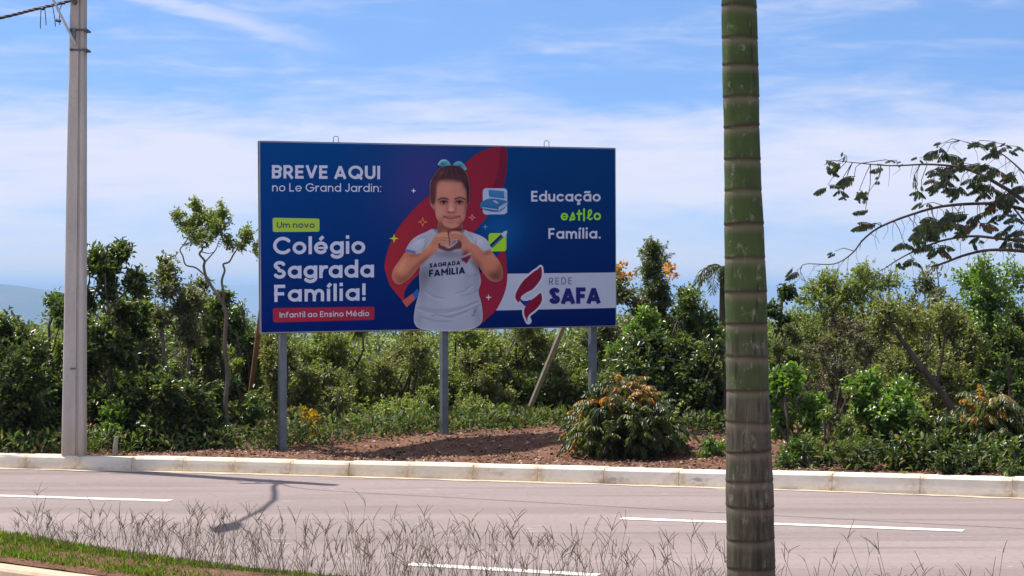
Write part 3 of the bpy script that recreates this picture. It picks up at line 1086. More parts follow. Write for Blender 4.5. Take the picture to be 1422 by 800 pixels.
    # --- icons: books on a white tile, marker on a lime tile, eraser
    BT = printed('book_tile', rounded_quad([(670.4, 261.4), (704.4, 261.6), (704.4, 297.6), (670.4, 298)], 5), (667, 708, 258, 301), ink(114, 122, 161), 4, .5)
    def books(px, py):
        c = np.tile(ink(36, 75, 126), (len(px), 1))
        return c * (1.15 - .5 * np.clip((py - 262) / 34, 0, 1))[:, None]
    top_b = rounded_quad([(678.5, 263.5), (701, 265.5), (702, 275.8), (679, 273.6)], 2)
    low_b = smooth_poly([(668, 281.5), (682, 275.5), (706, 280), (703, 287), (691, 294.5), (669, 290)], 3)
    printed('book_icon', lambda X, Y: np.minimum(top_b(X, Y), poly_sdf(X, Y, low_b)), (665, 709, 260, 298), books, 5, .35, parent=BT)
    pages = [(692.5, 287.5), (704.5, 280.5), (703.6, 286.2), (691.8, 293.4)]
    cov = [(669.5, 287.6), (691, 290.8), (690.8, 292.6), (669.6, 289.2)]
    endp = [(699.8, 266.5), (704.2, 268), (704, 275), (700.2, 274.6)]
    clip_ = [(684, 279), (687.5, 278), (693, 282), (690, 283)]
    printed('book_pages', lambda X, Y: np.minimum(np.minimum(poly_sdf(X, Y, pages), poly_sdf(X, Y, cov)), np.minimum(poly_sdf(X, Y, endp), poly_sdf(X, Y, clip_))), (665, 709, 262, 298), ink(98, 116, 154), 6, .35, parent=BT)
    MT = printed('marker_tile', rounded_quad([(678.4, 323.8), (703.2, 323.6), (703.2, 349), (678.4, 349.2)], 4), (675, 707, 321, 352), ink(104, 141, 36), 4, .5)
    body = [(679.6, 340.6), (695.8, 325.4), (699.6, 329.6), (683.6, 344.6)]
    printed('marker_icon', lambda X, Y: poly_sdf(X, Y, body), (676, 708, 318, 350), lambda px, py: np.where((((px - 680) + (py - 342)) > 3.0)[:, None], ink(47, 60, 100), ink(14, 21, 65)), 5, .35, parent=MT)
    cap_ = [(695.8, 325.4), (700, 321.2), (704.6, 320.4), (703.4, 325.6), (699.6, 329.6)]
    printed('marker_cap', lambda X, Y: poly_sdf(X, Y, cap_), (692, 708, 317, 333), ink(122, 124, 159), 6, .35, parent=MT)
    er = [(558.4, 418.2), (572.5, 407.8), (576.8, 415.4), (564.6, 426.8)]
    er2 = [(572.5, 407.8), (580, 401), (585, 409), (576.8, 415.4)]
    printed('eraser_icon', lambda X, Y: np.minimum(poly_sdf(X, Y, er), poly_sdf(X, Y, er2)), (555, 588, 398, 430), lambda px, py: np.where(((px - 572.5) * 7.6 - (py - 407.8) * 4.3 > 0)[:, None] & (px > 570)[:, None], ink(27, 60, 127), ink(125, 57, 62)), 4, .35)
    girl()


def girl():
    """the printed portrait: soft shapes painted into the vertices of one sheet"""
    sp = smooth_poly
    hair = sp([(597.6, 262), (601, 246), (610, 234), (624, 229.5), (639, 231.5), (648, 241), (651.8, 256), (651.6, 277), (647, 284), (602, 284), (597.4, 276)], 5)
    hairL = sp([(597.6, 252), (604, 246), (606, 262), (604.5, 280), (601.5, 284), (597.2, 279), (596.6, 264)], 4)
    hairR = sp([(646, 250), (652, 258), (652, 276), (648.5, 284), (647.4, 268)], 4)
    face = sp([(604, 256), (612, 250.5), (626, 249), (640, 252), (648, 262), (649.4, 278), (647.6, 292), (644.6, 305), (637, 314.6), (626.4, 317.8), (615, 313.6), (606.8, 304), (603.8, 291), (602.4, 272)], 5)
    ear = sp([(597, 276), (601, 275), (604, 284), (604.6, 292), (600.6, 289), (597, 282)], 4)
    neck = [(609, 300), (641, 300), (643, 322), (636, 330), (612, 330), (607, 322)]
    bow = lambda X, Y: np.minimum(poly_sdf(X, Y, sp([(608, 229), (612, 222.5), (619, 221.5), (624.5, 226), (626, 232), (616, 231)], 4)),
                                  poly_sdf(X, Y, sp([(629, 231), (632, 225.5), (639, 224), (645.6, 230), (648, 236), (638, 234)], 4)))
    torso = sp([(603, 318), (592, 322), (578, 328.5), (569, 337), (563, 349), (570, 353), (578, 354), (583, 352), (584, 362), (582, 384), (582.5, 404), (577, 424), (574.6, 441), (576, 450), (583, 456.5), (604, 459.5), (640, 460), (658, 456), (667.5, 450),
                (670.4, 440), (668.5, 421), (664.5, 405), (668, 390), (664, 368), (668, 354), (680, 350), (681, 342), (675, 332), (663, 325.5), (650, 321.5), (643, 319), (626, 326)], 3)
    armL = sp([(563.5, 350.5), (577, 352.5), (583, 353), (593, 343), (604, 333.5), (612, 340), (608, 347), (596, 357), (585, 367), (574, 381), (565, 389.5), (554, 395), (546.5, 390.5), (544, 382), (548, 371), (556, 360)], 4)
    armR = sp([(680.5, 347.5), (688, 356), (695, 366), (698.4, 378), (697, 387.5), (690, 391.6), (680, 389), (671, 379), (661, 364), (653, 355), (648, 347), (650, 336), (662, 341), (672, 349)], 4)
    handL = sp([(602, 331), (606, 325.5), (614, 322.5), (622, 323.5), (624, 331), (623.5, 341), (619.5, 338.5), (613, 338.5), (610.5, 344.5), (604, 346), (600, 340)], 4)
    handR = sp([(624, 331), (624.5, 323), (632, 321.2), (641, 323.5), (649, 331), (655, 341), (653, 350), (646, 352), (640, 346), (636, 339), (629, 338), (624.4, 341)], 4)
    heart = sp([(611.5, 339.5), (617.5, 337.5), (622.5, 341.5), (628, 336.5), (636, 334), (640, 338.5), (637, 344), (630, 347.5), (623, 349), (615, 345)], 4)
    shapes = [hair, hairL, hairR, face, ear, neck, torso, armL, armR, handL, handR]
    D = [lambda X, Y, P=P: poly_sdf(X, Y, P) for P in shapes] + [bow]

    def mask(X, Y):
        f = D[0](X, Y)
        for d in D[1:]: f = np.minimum(f, d(X, Y))
        return f

    def paint(px, py):
        C = np.tile(ink(114, 114, 142), (len(px), 1))

        def put(d, col, soft=.5, a=1.0):
            al = a * np.clip(.5 - d / (2 * soft), 0, 1)
            col = np.asarray(col)
            if col.ndim == 1: col = col[None]
            C[:] = C * (1 - al[:, None]) + col * al[:, None]

        def blob(x, y, rx, ry, col, a, ang=0.0):
            ca, sa = math.cos(R(ang)), math.sin(R(ang))
            u = ((px - x) * ca + (py - y) * sa) / rx
            v = (-(px - x) * sa + (py - y) * ca) / ry
            al = a * np.exp(-(u * u + v * v))
            C[:] = C * (1 - al[:, None]) + np.asarray(col)[None] * al[:, None]

        def line(pts, wd, col, a=1.0, soft=.5):
            d = np.full(len(px), 1e3)
            for p, q in zip(pts[:-1], pts[1:]): d = np.minimum(d, seg_sdf(px, py, p, q, wd, False))
            put(d, col, soft, a)
        skin, skin_d, skin_l = ink(134, 81, 73), ink(91, 49, 46), ink(155, 103, 89)
        hr = ink(44, 26, 38)
        # hair back, bow
        put(bow(px, py), ink(57, 108, 134), .5)
        blob(615, 228, 5, 2.6, ink(22, 54, 80), .8); blob(638, 231, 5, 2.6, ink(22, 54, 80), .8)
        line([(609, 228), (613, 223), (619, 222.4)], 1.2, ink(114, 144, 168), .8)
        put(poly_sdf(px, py, hair), hr, .7)
        blob(612, 240, 8, 4, ink(72, 40, 43), .7, -20)
        # shirt
        dt = poly_sdf(px, py, torso)
        put(dt, ink(114, 115, 142), .5)
        blob(600, 392, 18, 34, ink(91, 91, 119), .55); blob(590, 386, 8, 10, ink(68, 68, 89), .7)
        blob(650, 395, 14, 30, ink(98, 99, 126), .6); blob(628, 420, 22, 16, ink(122, 124, 152), .6)
        blob(625, 356, 24, 7, ink(85, 85, 109), .75)
        blob(580, 336, 9, 8, ink(131, 132, 159), .7); blob(665, 334, 9, 8, ink(131, 133, 161), .7)
        for pts in ([(584, 426), (600, 430), (622, 430), (645, 426), (664, 418)], [(600, 438), (622, 440), (646, 432), (666, 424)], [(640, 376), (652, 384), (664, 380)], [(586, 440), (606, 446), (626, 446)], [(592, 330), (590, 342), (586, 350)], [(662, 331), (660, 343)], [(640, 410), (654, 408), (664, 402)]):
            line(pts, 1.6, ink(80, 80, 105), .55, 1.2)
        line([(576, 448), (584, 456), (606, 459.4), (640, 459.6), (660, 455)], 1.6, ink(137, 139, 168), .6, 1.0)
        blob(586, 392, 6, 26, ink(72, 72, 92), .55); blob(592, 376, 12, 8, ink(66, 66, 86), .5, -30); blob(663, 385, 6, 22, ink(78, 80, 102), .5)
        blob(622, 352, 26, 4, ink(60, 58, 76), .5); blob(640, 362, 12, 8, ink(86, 90, 104), .45); blob(582, 444, 5, 12, ink(88, 88, 110), .5); blob(664, 440, 6, 14, ink(84, 84, 106), .5)
        for pts in ([(580, 428), (596, 433), (618, 434), (640, 429), (662, 419)], [(604, 436), (626, 441), (648, 433)], [(590, 404), (602, 412), (616, 414)], [(656, 396), (646, 404), (634, 407)], [(572, 338), (580, 332), (590, 329)], [(598, 326), (594, 338), (588, 348)], [(652, 326), (658, 336), (664, 346)]):
            line(pts, 2.2, ink(84, 84, 108), .5, 1.6)
            line([(a, b + 2.4) for a, b in pts], 1.6, ink(140, 142, 166), .35, 1.4)
        put(seg_sdf(px, py, (563.5, 348.5), (577, 351.5), 5.2), ink(41, 75, 137), .6)
        put(seg_sdf(px, py, (668, 352), (681, 347), 2.2), ink(49, 68, 109), .6, .8)
        # neck, collar
        put(poly_sdf(px, py, np.array(neck, float)), skin_d, .8)
        line([(603, 318), (608, 324), (612, 331)], 3.0, ink(59, 90, 134), 1); line([(644, 318.5), (642, 324), (638, 330)], 3.0, ink(54, 82, 126), 1)
        # face
        put(poly_sdf(px, py, ear), ink(118, 72, 78), .6)
        line([(599.4, 279), (601.6, 286)], 1.0, ink(84, 44, 50), .6, .7)
        put(poly_sdf(px, py, face), ink(132, 84, 80), 1.1)
        blob(622, 262, 13, 8, ink(136, 90, 86), .7); blob(636, 264, 9, 8, ink(120, 76, 76), .5)
        blob(610.5, 293, 6.5, 8, ink(136, 93, 94), .75); blob(640.5, 294, 5.5, 7, ink(124, 82, 88), .7)
        blob(647.5, 288, 3.6, 20, ink(78, 44, 50), .75); blob(603, 292, 2.0, 12, ink(96, 56, 60), .5)
        blob(641, 309, 6, 5, ink(88, 52, 60), .6); blob(611, 307, 4, 5, ink(96, 58, 62), .5)
        blob(626, 285, 2.6, 7, ink(142, 98, 96), .75); blob(626.6, 291.5, 3.4, 2.8, ink(150, 106, 104), .9)
        blob(620.6, 290, 2.0, 5, ink(96, 58, 60), .55); blob(632.6, 290, 2.0, 5, ink(92, 54, 58), .6)
        blob(626, 312.6, 6, 2.6, ink(132, 86, 86), .7)
        # hair framing the forehead, soft edged
        put(poly_sdf(px, py, hairL), ink(56, 30, 38), 1.6); put(poly_sdf(px, py, hairR), ink(34, 20, 32), 1.4)
        blob(625, 247.4, 17, 3.6, ink(50, 28, 36), .95); blob(618, 250.6, 10, 2.6, ink(74, 44, 48), .6); blob(637, 251, 9, 3.4, ink(48, 28, 36), .75)
        blob(605.5, 254, 4.2, 6, ink(58, 32, 40), .85, 30); blob(604, 266, 2.4, 10, ink(70, 40, 46), .5); blob(646, 257, 4.4, 8, ink(38, 22, 33), .9, -20)
        for k in range(9):
            line([(604 + k * 5, 250 - 2.0 * math.sin(k * .4)), (609 + k * 3.7, 240), (615 + k * 2.4, 232.5)], .8, ink(70, 42, 50) if k % 2 else ink(26, 14, 26), .45, .6)
        # eyes and brows
        for ex, sgn in ((616.2, -1), (637.8, 1)):
            blob(ex, 279.8, 6.6, 4.2, ink(76, 42, 48), .85)
            blob(ex, 280.8, 5.0, 2.6, ink(44, 24, 34), .85)
            line([(ex - 4.8, 281.2), (ex - 1, 279.4), (ex + 2, 279.5), (ex + 5.0, 281.2)], 1.5, ink(24, 13, 22), .95, .6)
            blob(ex - 2.6, 281.7, 1.1, .8, ink(118, 98, 106), .7); blob(ex + 2.7, 281.7, 1.1, .8, ink(112, 92, 102), .7)
            blob(ex + .1, 281.3, 1.7, 1.7, ink(14, 8, 16), 1.0)
            blob(ex, 284.6, 4.4, 1.2, ink(98, 58, 64), .45)
            if sgn < 0: line([(608.4, 277.8), (612, 275.3), (617, 275.0), (622, 276.6)], 2.1, ink(48, 27, 34), .95, .8)
            else: line([(632, 276.2), (637, 274.4), (641.5, 274.5), (645.4, 276.8)], 2.1, ink(42, 24, 33), .95, .8)
        # nose base, lips
        blob(626.6, 295.0, 5.0, 1.5, ink(84, 46, 52), .85); blob(623.4, 295.0, 1.3, 1.0, ink(38, 18, 26), .9); blob(629.9, 295.0, 1.3, 1.0, ink(38, 18, 26), .9)
        blob(626.4, 298.2, 6, 1.4, ink(110, 68, 72), .6)
        line([(617.2, 300.9), (622, 300.7), (626.6, 301.5), (631.4, 300.6), (637.2, 300.5)], 2.0, ink(100, 52, 62), .8, .8)
        line([(616.0, 300.6), (620.6, 302.6), (626.6, 303.7), (632.8, 302.5), (638.4, 300.2)], 1.3, ink(52, 22, 32), .95, .6)
        line([(620.6, 304.8), (627, 306.2), (633.4, 304.6)], 2.3, ink(126, 70, 80), .85, .9)
        blob(626.5, 309.2, 5, 1.0, ink(88, 50, 56), .65)
        blob(615.6, 302, 1.5, 2.6, ink(88, 50, 56), .55); blob(638.8, 301.6, 1.5, 2.6, ink(78, 44, 52), .6)
        # jaw shadow on the neck
        line([(612, 309), (617, 315.6), (626, 318.6), (635, 316.8), (642, 309)], 2.2, ink(58, 30, 36), .75, 1.2)
        blob(634, 319.4, 10, 2.2, ink(40, 22, 32), .9, -6); blob(617, 322, 5, 5, ink(112, 68, 66), .6)
        # chest lettering and its little flame
        fl = sp([(654, 347), (645, 352), (639.5, 357), (643, 362), (648, 366), (652, 359), (655, 353)], 4)
        put(poly_sdf(px, py, fl), ink(84, 20, 41), .6)
        line([(642, 362), (647, 361), (652, 358)], 2.0, ink(32, 24, 67), .9)
        # arms
        for P, (hx, hy, hrx, hry, ha) in ((armL, (557, 377, 5, 13, 40)), (armR, (686, 371, 5, 14, -32))):
            put(poly_sdf(px, py, P), skin, .6)
        blob(561, 388, 11, 4.5, ink(77, 40, 38), .7, -28); blob(582, 366, 16, 3.0, ink(83, 44, 41), .6, -42); blob(557, 372, 6, 8, skin_l, .45, 30)
        blob(687, 384, 11, 6, ink(70, 40, 44), .8, 20); blob(664, 366, 5, 14, ink(85, 46, 44), .6, -35); blob(682, 362, 5, 9, ink(133, 85, 76), .4, -30); blob(694, 374, 4, 10, ink(79, 44, 43), .6)
        blob(574, 355, 9, 2.5, ink(83, 46, 44), .6); blob(676, 352, 7, 2.5, ink(76, 40, 41), .6, -15)
        blob(553, 386, 9, 6, ink(92, 48, 40), .6, 20); blob(572, 378, 12, 4, ink(84, 44, 40), .55, -40); blob(590, 361, 12, 2.6, ink(84, 46, 42), .6, -40)
        blob(560, 366, 3.4, 10, ink(150, 98, 84), .55, 32); blob(596, 344, 8, 2.4, ink(150, 100, 86), .55, -38)
        blob(690, 382, 10, 9, ink(64, 36, 36), .65); blob(672, 360, 4, 14, ink(120, 76, 70), .5, -36); blob(660, 368, 4, 12, ink(70, 38, 38), .6, -36)
        # hands making a heart
        put(poly_sdf(px, py, heart), ink(96, 92, 112), .6)
        put(np.maximum(poly_sdf(px, py, handL), -poly_sdf(px, py, heart)), ink(134, 88, 78), .6)
        put(np.maximum(poly_sdf(px, py, handR), -poly_sdf(px, py, heart)), ink(130, 84, 80), .6)
        blob(612, 328, 8, 3.0, ink(146, 98, 86), .8, -14); blob(634, 323.6, 7, 2.4, ink(146, 98, 88), .8, 10); blob(644, 333, 5, 6, ink(124, 80, 82), .6)
        blob(602, 338, 5, 7, ink(128, 82, 70), .6, 20)
        line([(622.6, 320.8), (622.8, 326), (624.2, 334), (624.4, 340)], 1.5, ink(54, 24, 30), .95, .6)
        for pts in ([(605, 331.4), (612, 329.6), (621, 331)], [(606, 334.6), (613, 333), (622, 335.4)], [(627, 328), (632, 325.4), (637, 326.4), (643, 331)], [(629, 331.4), (635, 329.6), (641, 333)], [(601, 335), (606, 339)]):
            line(pts, 1.0, ink(92, 52, 48), .7, .7)
        # thumbs: dark palm hollow, pale V where they meet
        put(poly_sdf(px, py, sp([(609, 338), (616, 339), (622, 343.5), (630, 339), (636, 333.5), (641, 337), (640, 345), (632, 346.5), (624, 349.5), (615, 347.5), (609, 344)], 4)), ink(66, 30, 38), .9, .95)
        line([(612.4, 339.4), (617, 341), (622.6, 344)], 1.9, ink(140, 100, 98), .95, .6)
        line([(624, 343.8), (629.6, 340.4), (634.8, 335.6)], 1.5, ink(132, 118, 140), .95, .6)
        blob(630.5, 335.6, 3.4, 2.6, ink(66, 72, 112), .95, -25)
        line([(626.4, 336.4), (630, 332.8), (635, 332.6)], 1.3, ink(138, 96, 92), .85, .6)
        blob(647, 351, 6, 4.6, ink(70, 28, 36), .75); line([(641, 357), (647, 355), (653, 352)], 2.4, ink(116, 112, 136), .8, .8)
        # hem badge
        blob(659.5, 432, 1.8, 4.5, ink(63, 63, 87), .8, 20); blob(657, 438, 2.4, 1.6, ink(68, 68, 90), .7)
        return C

    GO = printed('printed_girl', mask, (540, 702, 218, 463), paint, 5, .5, 'printed photograph of a girl in a white shirt making a heart with her hands')
    lettering('SAGRADA', (596.2, 372.0), (639.5, 367.6), 6.0, .25, ink(24, 22, 50), 6, gap=.07, parent=GO)
    lettering('FAMÍLIA'.replace('Í', 'I'), (595.6, 384.6), (646, 379.8), 9.6, .25, ink(22, 20, 50), 6, gap=.07, parent=GO)
    printed('lettering', lambda X, Y: seg_sdf(X, Y, (621.2, 371.9), (623.4, 369.6), 1.5), (618, 626, 367, 374), ink(26, 24, 54), 6, .3, parent=GO)


build_board()


def board_supports():
    back = 0.09
    for px, yb in ((392, 618), (616.5, 609), (822.5, 604)):
        p = Vector(panel_pts(px, 455, -back))
        mb = MB()
        gz = float(verge_z(p.x, p.y)) - .12
        rot = Vector((UX.x, UX.y, 0)).to_track_quat('X', 'Z').to_matrix()
        zt = float(panel_pts(px, 205, -back)[2])
        # C-profile: web and two flanges, each piece butted
        w_, dp, th = .068, .07, .006
        c0 = Vector((p.x, p.y, (gz + zt) / 2)); hh = zt - gz
        mb.box(c0 + PN * (dp / 2), (w_, th, hh), rot)
        mb.box(c0 + UX * (w_ / 2 - th / 2), (th, dp - th, hh), rot)
        mb.box(c0 - UX * (w_ / 2 - th / 2), (th, dp - th, hh), rot)
        mb.build('post', M_STEEL, BOARD)
    # rails behind the sheet
    for py0, py1 in ((222, 230), (330, 332), (440, 434)):
        a = Vector(panel_pts(362, py0, -.068)); b = Vector(panel_pts(853, py1, -.068))
        mb = MB(); mb.tube([a, b], .016, 6); mb.build('rail', M_STEEL, BOARD)
    # diagonal braces behind
    for (a, b, m, lab) in (((Vector(panel_pts(798, 415, -.17))), gp(725, 592, .20), M_WOODP, 'pale timber brace leaning behind the right half'),
                           ((Vector(panel_pts(368, 390, -.17))), gp(341, 600, .20), M_WOODB, 'brown timber brace leaning behind the left edge')):
        b = b + (b - a).normalized() * .15
        ax = (b - a).normalized()
        rot = ax.to_track_quat('Z', 'Y').to_matrix()
        mb = MB(); mb.box((a + b) / 2, (.046, .036, (b - a).length), rot)
        o = mb.build('brace', m, BOARD); o['label'] = lab
    # lifting loops on the top edge
    for px, py in ((466.5, 198.5), (759, 204.2)):
        mb = MB()
        p = Vector(panel_pts(px, py, -.03))
        h_, w_ = .065, .028
        mb.tube([p - UX * w_, p - UX * w_ + Vector((0, 0, h_ * .8)), p - UX * w_ * .6 + Vector((0, 0, h_)), p + UX * w_ * .6 + Vector((0, 0, h_)), p + UX * w_ + Vector((0, 0, h_ * .8)), p + UX * w_], .0035, 6)
        mb.build('lifting_loop', M_CLAMP, BOARD)


board_supports()


# ------------------------------------------------------------------ utility pole and cable
def pole():
    d = 20.95
    base = at(104, 640, d); base.z = 0.06
    root = empty('utility_pole', base, 'tall weathered concrete utility pole standing on the verge behind the kerb', 'utility pole')
    H = 5.45
    mb = MB()
    # tapered I-section (double T): front face with two ribs and a shallow recess on the road side
    def sect(z):
        t = z / H
        w_ = .216 - .092 * t
        dp = .20 - .05 * t
        rc = .018
        x = base.x - .012 * (1 - t) + .042 * t; y = base.y; zz = base.z + z - .15
        h = w_ / 2
        ch = .022
        pts = [(-h, -dp / 2 + ch), (-h + ch * .4, -dp / 2 + ch * .4), (-h + ch, -dp / 2), (-h * .02, -dp / 2), (h * .28, -dp / 2), (h * .34, -dp / 2 + rc), (h * .52, -dp / 2 + rc), (h * .58, -dp / 2), (h - ch, -dp / 2), (h - ch * .4, -dp / 2 + ch * .4), (h, -dp / 2 + ch), (h, dp / 2), (-h, dp / 2)]
        return [(x + a, y + b, zz) for a, b in pts]
    zs = np.linspace(0, H + .15, 30)
    n = 13
    for z in zs: mb.v += sect(z)
    mb.n = len(mb.v)
    for i in range(len(zs) - 1):
        for k in range(n):
            k2 = (k + 1) % n
            mb.f.append((i * n + k, i * n + k2, (i + 1) * n + k2, (i + 1) * n + k))
    mb.f.append(tuple((len(zs) - 1) * n + k for k in range(n)))
    mb.build('shaft', M_POLE, root)
    # two iron clamps with bolts
    for py in (43, 70.5):
        c = at(112, py, d)
        mb = MB()
        mb.box(c + Vector((0.0, 0, 0)), (.158, .165, .022))
        for s in (-1, 1):
            mb.tube([c + Vector((s * .074, -.115, 0)), c + Vector((s * .074, .11, 0))], .008, 6)
            mb.tube([c + Vector((s * .074, -.105, 0)), c + Vector((s * .074, -.088, 0))], .014, 6)
        mb.build('clamp', M_CLAMP, root)
    # flat strut and cross-arm above the frame
    mb = MB()
    a, b = at(104, 60, d - .11), at(70, -8, d - .11)
    rot = (b - a).to_track_quat('Z', 'Y').to_matrix()
    mb.box((a + b) / 2, (.046, .02, (b - a).length + .04), rot)
    mb.build('strut', simple_mat('bright_galvanised_steel', (.42, .42, .43), (.56, .56, .57), 9, .5, metal=.2, bmp=0), root)
    mb = MB()
    mb.box(at(92, -14, d - .125), (.62, .055, .07))
    mb.build('cross_arm', M_STEEL, root)
    mb = MB()
    mb.box(at(103, 46, d - .105), (.028, .03, .09)); mb.build('bracket', M_STEEL, root)
    # down-lead clipped to the left flank
    mb = MB()
    pts = [at(101 + .6 * math.sin(k * 1.7) - .09 * k * 1.6, 2 + k * 6.2, d - .05 + .0) for k in range(40)]
    pts = [at(102.2 - 7.0 * (2 + k * 5) / 630. - 1.2 - (1.1 if 14 < k < 20 else 0), 0 + k * 5, d - .02) for k in range(44)]
    mb.tube(pts, .0075, 5)
    mb.build('down_lead', M_CABLE, root)
    mb = MB(); mb.box(at(101.5, 512, d - .105), (.055, .012, .012)); mb.build('step_bolt', M_CLAMP, root)
    # street-lamp arm (above the frame; its shadow lies across the road)
    mb = MB()
    x0, y0 = base.x, base.y
    P = [(x0 + .02, y0 - .05, 4.50), (-4.27, 20.5, 4.62), (-4.25, 20.0, 4.72), (-4.24, 19.4, 4.84), (-4.30, 18.63, 4.95), (-4.39, 18.0, 5.02), (-4.44, 17.6, 5.05)]
    Q = []
    for i in range(len(P) - 1):
        for k in range(5): Q.append(Vector(P[i]).lerp(Vector(P[i + 1]), k / 5))
    Q.append(Vector(P[-1]))
    mb.tube(Q, .026, 8)
    mb.build('lamp_arm', M_STEEL, root, smooth=True)
    mb = MB()
    e = Vector(P[-1])
    mb.tube([e + Vector((0, .12, .03)), e + Vector((0, 0, .0)), e + Vector((-.01, -.3, -.03)), e + Vector((-.015, -.52, -.05))], [.045, .08, .10, .04], 10)
    mb.build('lamp_head', M_STEEL, root, smooth=True)
    # small gutter-mouth of soil against the foot is part of the verge

    # aerial bundle: sags in from the left, leaves upper right
    pts = [at(-800, 120, 25.0), at(-400, 88, 23.2), at(-200, 62, 22.3), at(-100, 45, 21.85), at(0, 25, 21.4), at(50, 12.5, 21.1), at(100, 0, 20.82)]
    pts += [Vector((-3.85, 20.2, 4.58)), Vector((-2.2, 19.25, 4.62)), Vector((-.53, 18.3, 4.70)), Vector((3.0, 16.4, 4.85)), Vector((9, 13.0, 5.5))]
    dense = []
    for i in range(len(pts) - 1):
        p0, p1, p2, p3 = pts[max(i - 1, 0)], pts[i], pts[i + 1], pts[min(i + 2, len(pts) - 1)]
        for k in range(14):
            u = k / 14
            dense.append(.5 * (2 * p1 + (p2 - p0) * u + (2 * p0 - 5 * p1 + 4 * p2 - p3) * u * u + (3 * p1 - p0 - 3 * p2 + p3) * u ** 3))
    dense.append(pts[-1])
    root2 = empty('overhead_cable', at(100, 0, 20.82), 'twisted black overhead cable bundle running to the concrete pole with loose ends', 'cable')
    mb = MB()
    for s in range(3):
        q = [p + Vector((0, math.cos(i * .9 + s * 2.09) * .009, math.sin(i * .9 + s * 2.09) * .009)) for i, p in enumerate(dense)]
        mb.tube(q, .0085, 5)
    mb.build('cable_bundle', M_CABLE, root2)
    for px, ya, yb, dx in ((57, 12, 40, -1), (62, 11, 35, 2), (73, 8, 37, 4), (82, 14, 35, 1), (87, 4, 17, -5), (101, 3, 26, 1)):
        mb = MB()
        mb.tube([at(px, ya, 20.95), at(px + dx * .4, (ya * 2 + yb) / 3, 20.94), at(px + dx * .8, (ya + yb * 2) / 3, 20.94), at(px + dx, yb, 20.95)], .0042, 5)
        mb.build('loose_end', M_CABLE, root2)
    for px, py in ((58, 12), (87, 4), (81, 29)):
        mb = MB(); mb.tube([at(px - 2.5, py - .8, 20.95), at(px + 2.5, py + .4, 20.93)], .017, 6); mb.build('connector', M_CABLE, root2)


pole()


# ------------------------------------------------------------------ foliage engine
def leaf_arrays(P, D, U, L, Wd, C, fold=0.25, curl=0.18):
    """P base, D direction, U approx up of the blade (n,3); L length, Wd width (n,); C colours (n,3)"""
    n = len(P)
    D = D / np.linalg.norm(D, axis=1, keepdims=True).clip(1e-6)
    Sd = np.cross(D, U)
    Sd /= np.linalg.norm(Sd, axis=1, keepdims=True).clip(1e-6)
    Nn = np.cross(Sd, D)
    L_ = L[:, None]; W_ = Wd[:, None]
    def pt(t, s, z): return P + D * (L_ * t) + Sd * (W_ * s) + Nn * (W_ * z)
    V = np.stack([pt(0, 0, 0), pt(.38, .5, fold), pt(.74, .36, fold * .6 - curl * .5), pt(1, 0, -curl * 1.6), pt(.74, -.36, fold * .6 - curl * .5), pt(.38, -.5, fold)], 1).reshape(-1, 3)
    b = np.arange(n)[:, None] * 6
    f = np.concatenate([b + np.array([[0, 1, 2, 3]]), b + np.array([[0, 3, 4, 5]])])
    return V, f, np.repeat(C, 6, 0)


def unit(v): return v / np.linalg.norm(v, axis=-1, keepdims=True).clip(1e-9)


STY = {
    #            L     W/L  cols (main, second, tip)                                    leaves/tip  droop  matte
    'dark':   (.080, .52, ((.032, .056, .018), (.058, .090, .026), (.125, .165, .042)), 9, -.05, 0),
    'mid':    (.072, .48, ((.048, .088, .022), (.078, .128, .030), (.155, .205, .050)), 9, -.1, 0),
    'olive':  (.052, .42, ((.100, .125, .042), (.145, .168, .058), (.24, .24, .095)), 11, .0, 1),
    'light':  (.058, .46, ((.105, .155, .038), (.155, .205, .054), (.24, .27, .085)), 10, .0, 1),
    'bright': (.082, .56, ((.070, .145, .024), (.115, .205, .034), (.20, .28, .052)), 8, -.05, 0),
    'grey':   (.060, .50, ((.075, .092, .048), (.115, .132, .070), (.185, .195, .105)), 9, .0, 0),
    'small':  (.042, .42, ((.052, .082, .026), (.088, .120, .037), (.16, .185, .06)), 13, .0, 1),
    'dry':    (.046, .40, ((.125, .120, .066), (.110, .130, .055), (.21, .19, .11)), 8, -.2, 1),
}


